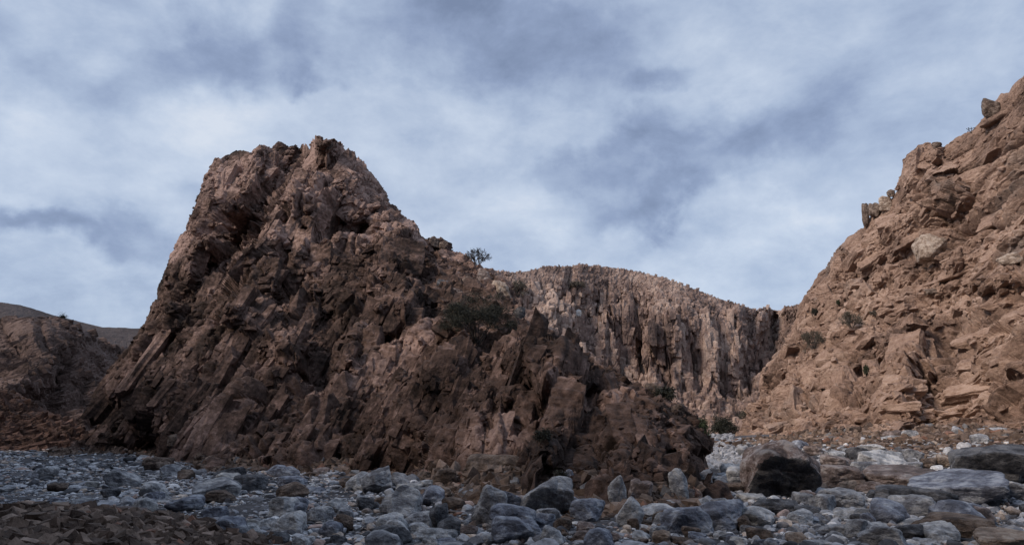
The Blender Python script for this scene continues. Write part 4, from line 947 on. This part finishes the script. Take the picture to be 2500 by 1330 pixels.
# keep stones out of the big boulders
bx = np.array([[o.location.x, o.location.y, max(o.dimensions.x, .1)] for o in SC.objects if o.name.startswith(('boulder', 'rock_')) and o.location.z < 1.2])
dmin = np.full(len(x), 9.0)
for c in bx: dmin = np.minimum(dmin, np.hypot(x - c[0], y - c[1]) - c[2] * .42)
ok = dmin > s_ * .15
x, y, s_, px, z0, spit, browny = [v[ok] for v in (x, y, s_, px, z0, spit, browny)]
flat = rng.uniform(.42, .85, len(x)) * np.where(px < 900, .75, 1)
z = z0 + s_ * flat * rng.uniform(.12, .42, len(x))
app = s_ * 683 / y * (px > -30) * (px < 2530) * (y > 9.6)
p1, p2 = project(np.stack([x, y, z], 1))
app = app * (p2 < 1335)
order = np.argsort(-app * (~spit))[:215]
single = np.zeros(len(x), bool); single[order] = True
def heap(mask, variants, asp, seed):
    r = np.random.default_rng(seed); i = np.where(mask)[0]
    R = rand_rot(len(i), r, math.pi, np.eye(3)); Rz = rand_rot(len(i), r, .35)
    a = r.uniform(0, 6.283, len(i)); c, s2 = np.cos(a), np.sin(a); Z_ = np.zeros(len(i)); O_ = np.ones(len(i))
    Rz = Rz @ np.stack([np.stack([c, -s2, Z_], -1), np.stack([s2, c, Z_], -1), np.stack([Z_, Z_, O_], -1)], 1)
    scl = np.stack([s_[i] * r.uniform(.95, 1.35, len(i)), s_[i] * r.uniform(.7, 1.0, len(i)), s_[i] * flat[i]], 1) * asp
    return pack(variants, np.stack([x[i], y[i], z[i]], 1), Rz, scl, r)
small = s_ * 683 / y < 9
def two(mask, seed):
    a = heap(mask & small, COB, 1.0, seed); b = heap(mask & ~small, COB3, 1.0, seed + 1)
    return np.concatenate([a[0], b[0]]), np.concatenate([a[1], b[1] + len(a[0])]), np.concatenate([a[2], b[2]])
HULL1 = [hull_variant(RNG, 1, .45, .05) for _ in range(24)]
V, F, T = two(~single & ~browny, 51)
r4 = np.random.default_rng(95); n4_ = 6000; q4 = r4.uniform(1480, 1790, n4_); d4 = r4.uniform(34, 80, n4_); s4 = .1 * 5 ** (r4.random(n4_) ** 1.5)
x4 = (q4 - 1250) / FPX * d4 * CP
e = pack(COB, np.stack([x4, d4, ground_z(x4, d4) + s4 * .15], 1), rand_rot(n4_, r4), s4[:, None] * np.array([1.2, .9, .6]) * r4.uniform(.8, 1.2, (n4_, 3)), r4, .25 + .5 * r4.random(n4_))
F = np.concatenate([F, e[1] + len(V)]); V = np.concatenate([V, e[0]]); T = np.concatenate([T, e[2]])
q4 = project(V)[0]; pale = (q4 > 1725) & (q4 < 1870) & (V[:, 1] > 17)        # the washed channel is floored with paler stones
T = np.where(pale, .26 + .40 * T, T)
link('gravel', mesh_from('gravel', V, F, M_GRAVEL, {'tint': T}), 'mixed grey cobbles and pebbles covering the dry riverbed', 'gravel', kind='stuff')
V, F, T = heap(~single & browny & ~spit, HULL1, 1.0, 61)
def foot(n, a, b, depth, lo, hi, seed):
    r = np.random.default_rng(seed); q = r.uniform(a, b, n); dd = reach(q) + .9 - depth * r.random(n) ** 1.5
    xx = (q - 1250) / FPX * dd * CP; ss = lo * (hi / lo) ** (r.random(n) ** 2)
    zz = ground_z(xx, dd) + .35 * smooth01(1 - (reach(q) + .9 - dd) / 1.8) + ss * .1
    A = rand_rot(n, r, 3.1); sc_ = ss[:, None] * np.array([1.2, .9, .65]) * r.uniform(.8, 1.2, (n, 3))
    return pack(HULL1, np.stack([xx, dd, zz], 1), A, sc_, r)
for q in (foot(7000, 330, 1690, 3.2, .06, .5, 91), foot(7000, 1850, 2700, 9, .08, .6, 92), foot(1500, 100, 420, 5, .1, .5, 93)):
    F = np.concatenate([F, q[1] + len(V)]); V = np.concatenate([V, q[0]]); T = np.concatenate([T, q[2]])
link('rubble', mesh_from('rubble', V, F, M_RUBR if False else M_RUB, {'tint': T}), 'brown rubble fallen along the foot of the crag and the right bank', 'rubble', kind='stuff')
# brown gravel spit in the near left corner
r2 = np.random.default_rng(77)
n = 60000; a = r2.uniform(0, 6.283, n); q = np.sqrt(r2.random(n)) * 1.25
x, y = -6.6 + 3.4 * q * np.cos(a), 8.2 + 3.0 * q * np.sin(a)
s_ = .028 * (.19 / .028) ** (r2.random(n) ** 3.0); flat = r2.uniform(.6, 1.2, n)
keep = (y > 5.2) & (q < 1.02 + .12 * r2.normal(size=n)); x, y, s_, flat = x[keep], y[keep], s_[keep], flat[keep]
z = ground_z(x, y) + s_ * flat * r2.uniform(.1, .5, len(x))
T_ = r2.random(len(x)) ** 1.5 * .95
V, F, T = pack(HULL1, np.stack([x, y, z], 1), rand_rot(len(x), r2), np.stack([s_ * 1.25, s_, s_ * flat], 1), r2, T_)
link('spit_gravel', mesh_from('spit_gravel', V, F, M_RUB, {'tint': T}), 'coarse brown gravel heaped in a low spit at the near left corner', 'gravel', kind='stuff')

# ---- the stones that show largest, one by one
x, y, s_, px = [np.concatenate([p[i] for p in parts]) for i in range(4)]
x, y, s_, px = x[big_ok], y[big_ok], s_[big_ok], px[big_ok]; s_ = s_ * np.where(px < 700, .82, 1.0)
x, y, s_, px = x[ok], y[ok], s_[ok], px[ok]
r3 = np.random.default_rng(5)
WEIGHT = [('grey', .27), ('pale grey', .24), ('blue-grey', .25), ('dark grey', .12), ('brown', .05), ('reddish', .03), ('tan', .02), ('white', .02)]
rows = []
for i in np.where(single)[0]:
    br = bool(browny[i])
    col = r3.choice(['brown', 'reddish', 'tan', 'grey'], p=[.5, .15, .1, .25]) if br else r3.choice([w[0] for w in WEIGHT], p=[w[1] for w in WEIGHT])
    shp = r3.choice(['rounded', 'angular', 'flat', 'long'], p=[.27, .42, .18, .13])
    S = float(s_[i]); w, d, h = {'rounded': (1.15, .95, .78), 'angular': (1.1, .95, .8), 'flat': (1.3, 1.05, .42), 'long': (1.6, .8, .6)}[shp]
    k, npl = {'rounded': (8, 9), 'angular': (22, 9), 'flat': (14, 8), 'long': (9, 8)}[shp]
    me = boulder_mesh('cobble', 1000 + int(i) % 9000, S * w, S * d, S * h, MB[str(col)], k=k, npl=npl, sub=4 if S * 683 / y[i] > 20 else 3, rough=.05)
    gz = float(ground_z(x[i], y[i])) - S * h * .18
    P = np.array([x[i], y[i], gz + S * h * .5]); ppx, ppy = project(P)
    rows.append(dict(me=me, loc=(float(x[i]), float(y[i]), gz), rz=float(r3.uniform(-.6, .6)), col=str(col), shp=str(shp), S=S, px=float(ppx), py=float(ppy), D=float(y[i]), app=S * 683 / y[i]))
def relation(q):
    best = min(LAND, key=lambda L_: math.hypot((q['px'] - L_[1]) , (q['py'] - L_[2]) * 2.2))
    dx, dy = q['px'] - best[1], (q['py'] - best[2]) * 2.2
    if abs(dx) > abs(dy): w = 'right of' if dx > 0 else 'left of'
    else: w = 'in front of' if dy > 0 else 'behind'
    return w, best[0], math.hypot(dx, dy)
from collections import defaultdict
classes = defaultdict(list)
for q in rows:
    q['size'] = 'large' if q['S'] > .62 else ('medium' if q['S'] > .40 else 'small')
    q['rel'] = relation(q)
    q['noun'] = 'boulder' if q['S'] > .62 else 'cobble'
    classes[(q['size'], q['col'], q['shp'], q['rel'][0], q['rel'][1])].append(q)
ORD = ['nearest', 'second nearest', 'third nearest', 'fourth nearest', 'fifth nearest', 'sixth nearest', 'seventh nearest', 'eighth nearest']
for (size, col, shp, w, lm), qs in classes.items():
    qs.sort(key=lambda q: q['rel'][2])
    for j, q in enumerate(qs):
        t = f"{size} {col} {shp} {q['noun']} {w} {lm}"
        if len(qs) > 1: t = f"{size} {col} {shp} {q['noun']} {w} {lm}, {ORD[min(j, 7)]} to it"
        nm = 'boulder' if q['noun'] == 'boulder' else 'cobble'
        o = link(nm, q['me'], t, nm, 'loose stones strewn over the riverbed', loc=q['loc']); o.rotation_euler.z = q['rz']

# ------------------------------------------------------------------ plants
def flat_mat(name, col, rough=.8, var=.5):
    m = bpy.data.materials.new(name); m.use_nodes = True; t = m.node_tree; n = t.nodes; l = t.links
    bs = n['Principled BSDF']; bs.inputs['Roughness'].default_value = rough
    tc = n.new('ShaderNodeTexCoord'); no = n.new('ShaderNodeTexNoise'); no.inputs['Scale'].default_value = 3; l.new(tc.outputs['Object'], no.inputs['Vector'])
    cr = n.new('ShaderNodeValToRGB'); l.new(no.outputs['Fac'], cr.inputs['Fac'])
    cr.color_ramp.elements[0].position = .3; cr.color_ramp.elements[0].color = (*[c * (1 - var) for c in col], 1)
    cr.color_ramp.elements[1].position = .7; cr.color_ramp.elements[1].color = (*[c * (1 + var) for c in col], 1)
    l.new(cr.outputs['Color'], bs.inputs['Base Color']); return m
M_BARK = flat_mat('dark bark', (.035, .028, .026)); M_BARK2 = flat_mat('grey dry twigs', (.10, .085, .075))
M_LEAF = flat_mat('dark olive leaves', (.028, .030, .022)); M_LEAF2 = flat_mat('green leaves', (.036, .050, .024)); M_DRY = flat_mat('dry grey leaves', (.10, .088, .070))
def tubes(segs, sides=5):
    V, F = [], []
    for p0, p1, r0, r1 in segs:
        d = (p1 - p0); L_ = np.linalg.norm(d)
        if L_ < 1e-5: continue
        d = d / L_; a = np.cross(d, [0, 0, 1.0] if abs(d[2]) < .9 else [1.0, 0, 0]); a /= np.linalg.norm(a); b = np.cross(d, a); o = len(V)
        for p, r in ((p0, r0), (p1, r1)):
            for i in range(sides):
                t = 2 * math.pi * i / sides; V.append(p + r * (a * math.cos(t) + b * math.sin(t)))
        for i in range(sides):
            j = (i + 1) % sides; F.append((o + i, o + j, o + sides + j, o + sides + i))
    return np.array(V), np.array(F)
def plant(px, py, wpx, hpx, sheet_, kind, label, name, cat, seed=1, group=None, leaves=1400, leaf=.07, bark=None, foliage=None, D=None):
    r = np.random.default_rng(seed)
    p = on_sheet(sheet_, px, py) if D is None else at(px, py, D)
    D = float(p[1]); Wd = wpx * D / FPX; H = hpx * D / FPX
    limbs, twigs, tips = [], [], []
    def grow(q, d, ln, rad, dep, top):
        n = 3
        for i in range(n):
            d = d + r.normal(size=3) * .16; d[2] += .05 if dep < 2 else -.02
            d /= np.linalg.norm(d); e = q + d * ln / n
            (limbs if dep < 2 else twigs).append((q, e, rad, rad * .8)); q = e; rad *= .8
            if dep >= 2: tips.append(q)
        if dep < top:
            for _ in range(3 if dep < 2 else 4):
                g = d + r.normal(size=3) * (.55 if kind != 'umbrella' else .62)
                if kind == 'umbrella' and dep >= 1: g[2] = abs(g[2]) * .22 + .02
                g /= np.linalg.norm(g); grow(q, g, ln * r.uniform(.55, .8), rad * .72, dep + 1, top)
    n0 = {'umbrella': 9, 'fan': 9, 'bush': 12, 'twig': 2}[kind]
    for i in range(n0):
        an = 2 * math.pi * (i + r.random() * .7) / n0
        lean = {'umbrella': .8, 'fan': .75, 'bush': .75, 'twig': .5}[kind] * r.uniform(.55, 1.1)
        d = np.array([math.cos(an) * lean, math.sin(an) * lean, 1.0]); d /= np.linalg.norm(d)
        grow(np.zeros(3), d, .42, .020 if kind != 'bush' else .010, 0, {'umbrella': 4, 'fan': 3, 'bush': 3, 'twig': 1}[kind])
    allp = np.array([s[1] for s in limbs + twigs]); lo, hi = allp.min(0), allp.max(0)
    sx = Wd / (hi[0] - lo[0]); sz = H / hi[2]; S = np.array([sx, sx, sz]); cxy = np.array([(hi[0] + lo[0]) / 2, (hi[1] + lo[1]) / 2, 0]) * 0
    rs = (sx + sz) / 2
    f = lambda L_: [((a - cxy) * S, (b - cxy) * S, max(ra * rs, .0), max(rb * rs, .0)) for a, b, ra, rb in L_]
    minr = .20 * D / 683
    root = bpy.data.objects.new(name, None); SC.collection.objects.link(root); root.location = [float(v) for v in p]; root.location.z -= .05
    root['label'] = label; root['category'] = cat
    if group: root['group'] = group
    V, F = tubes([(a, b, max(ra, minr * 1.6), max(rb, minr * 1.3)) for a, b, ra, rb in f(limbs)], 6)
    link('trunk' if cat == 'tree' else 'stems', mesh_from('trunk', V, F, bark or M_BARK), parent=root)
    tw = f(twigs) if twigs else []
    if not tw: return root
    V, F = tubes([(a, b, max(ra, minr * .95), max(rb, minr * .7)) for a, b, ra, rb in tw], 3)
    VV, FF = [V], [F]; off = len(V)
    if leaves:
        T_ = np.array(tips) * S; i = r.integers(0, len(T_), leaves)
        c = T_[i] + r.normal(size=(leaves, 3)) * leaf * (2.6 if kind == 'umbrella' else 1.4)
        a = r.normal(size=(leaves, 3)); a /= np.linalg.norm(a, axis=1)[:, None]; b = np.cross(a, r.normal(size=(leaves, 3))); b /= np.linalg.norm(b, axis=1)[:, None]
        sz_ = leaf * r.uniform(.5, 1.3, leaves)[:, None]
        Q = np.stack([c - a * sz_, c + b * sz_ * .38, c + a * sz_, c - b * sz_ * .38], 1).reshape(-1, 3)
        VV.append(Q); FF = [F, np.arange(leaves * 4).reshape(-1, 4) + off] if len(F) and F.shape[1] == 4 else FF
    me = mesh_from('crown', np.concatenate(VV), np.concatenate(FF), foliage or M_LEAF)
    link('crown' if cat == 'tree' else 'foliage', me, parent=root)
    return root
plant(1167, 647, 70, 52, 'crag', 'fan', 'thin lone tree silhouetted on the ridge skyline', 'acacia_tree', 'tree', 5, leaves=900, leaf=.04, foliage=M_BARK)
plant(1166, 842, 195, 142, 'crag', 'umbrella', 'wide dark umbrella acacia in the notch of the crag', 'acacia_tree', 'tree', 9, leaves=20000, leaf=.042)
plant(155, 775, 16, 8, 'far_hill', 'umbrella', 'tiny flat-topped tree on the far left skyline', 'acacia_tree', 'tree', 3, leaves=300, leaf=.35)
plant(1714, 1104, 48, 88, 'crag', 'bush', 'upright green bush tucked behind the nose of the crag', 'bush', 'bush', 11, leaves=2600, leaf=.09, foliage=M_LEAF2, D=58)
plant(1768, 1080, 62, 66, 'columned_cliff', 'bush', 'round dark bush in the canyon mouth', 'bush', 'bush', 12, leaves=4200, leaf=.13)
plant(1790, 1034, 34, 34, 'canyon_cliff', 'umbrella', 'small flat-topped shrub above the round dark bush', 'shrub', 'shrub', 13, leaves=500, leaf=.10, bark=M_BARK2, foliage=M_DRY)
plant(1632, 978, 58, 42, 'crag', 'bush', 'green shrub on the lower ridge of the crag', 'shrub', 'shrub', 14, leaves=1600, leaf=.05)
plant(1262, 722, 60, 48, 'columned_cliff', 'bush', 'dark shrub in the gap behind the pinkish ridge block', 'shrub', 'shrub', 15, leaves=900, leaf=.16, foliage=M_DRY)
plant(1412, 712, 44, 26, 'columned_cliff', 'bush', 'dull shrub high on the columned cliff', 'shrub', 'shrub', 16, leaves=600, leaf=.16, foliage=M_DRY)
plant(2078, 810, 58, 52, 'canyon_cliff', 'bush', 'grey dry shrub high on the left part of the right cliff', 'shrub', 'shrub', 17, leaves=900, leaf=.07, bark=M_BARK2, foliage=M_DRY)
plant(1982, 856, 64, 52, 'canyon_cliff', 'bush', 'grey dry shrub low at the left edge of the right cliff', 'shrub', 'shrub', 18, leaves=1100, leaf=.08, bark=M_BARK2, foliage=M_DRY)
plant(2335, 852, 24, 24, 'canyon_cliff', 'bush', 'small dark green tuft under the ledge of the right cliff', 'shrub', 'shrub', 19, leaves=600, leaf=.05, foliage=M_LEAF2)
plant(2112, 918, 16, 30, 'canyon_cliff', 'bush', 'narrow green tuft hanging in a crack of the right cliff', 'shrub', 'shrub', 20, leaves=500, leaf=.05, foliage=M_LEAF2)
plant(2048, 750, 13, 18, 'canyon_cliff', 'bush', 'little green tuft above the higher grey shrub', 'shrub', 'shrub', 21, leaves=300, leaf=.06, foliage=M_LEAF2)
plant(1986, 770, 16, 22, 'canyon_cliff', 'bush', 'dark green tuft near the top left of the right cliff', 'shrub', 'shrub', 22, leaves=300, leaf=.06, foliage=M_LEAF)
plant(2366, 326, 14, 18, 'canyon_cliff', 'twig', 'bare crooked twig on the right skyline', 'dead_shrub', 'shrub', 23, leaves=0)
plant(2140, 770, 40, 20, 'canyon_cliff', 'bush', 'pale dry tussock on the right scree', 'shrub', 'shrub', 24, leaves=300, leaf=.05, bark=M_BARK2, foliage=M_DRY)
plant(1325, 1075, 40, 34, 'crag', 'bush', 'dark shrub in a hollow low on the crag', 'shrub', 'shrub', 25, leaves=900, leaf=.035)
plant(1365, 1168, 34, 22, 'crag', 'bush', 'small dark tuft beside the upright grey rock', 'shrub', 'shrub', 26, leaves=400, leaf=.03)
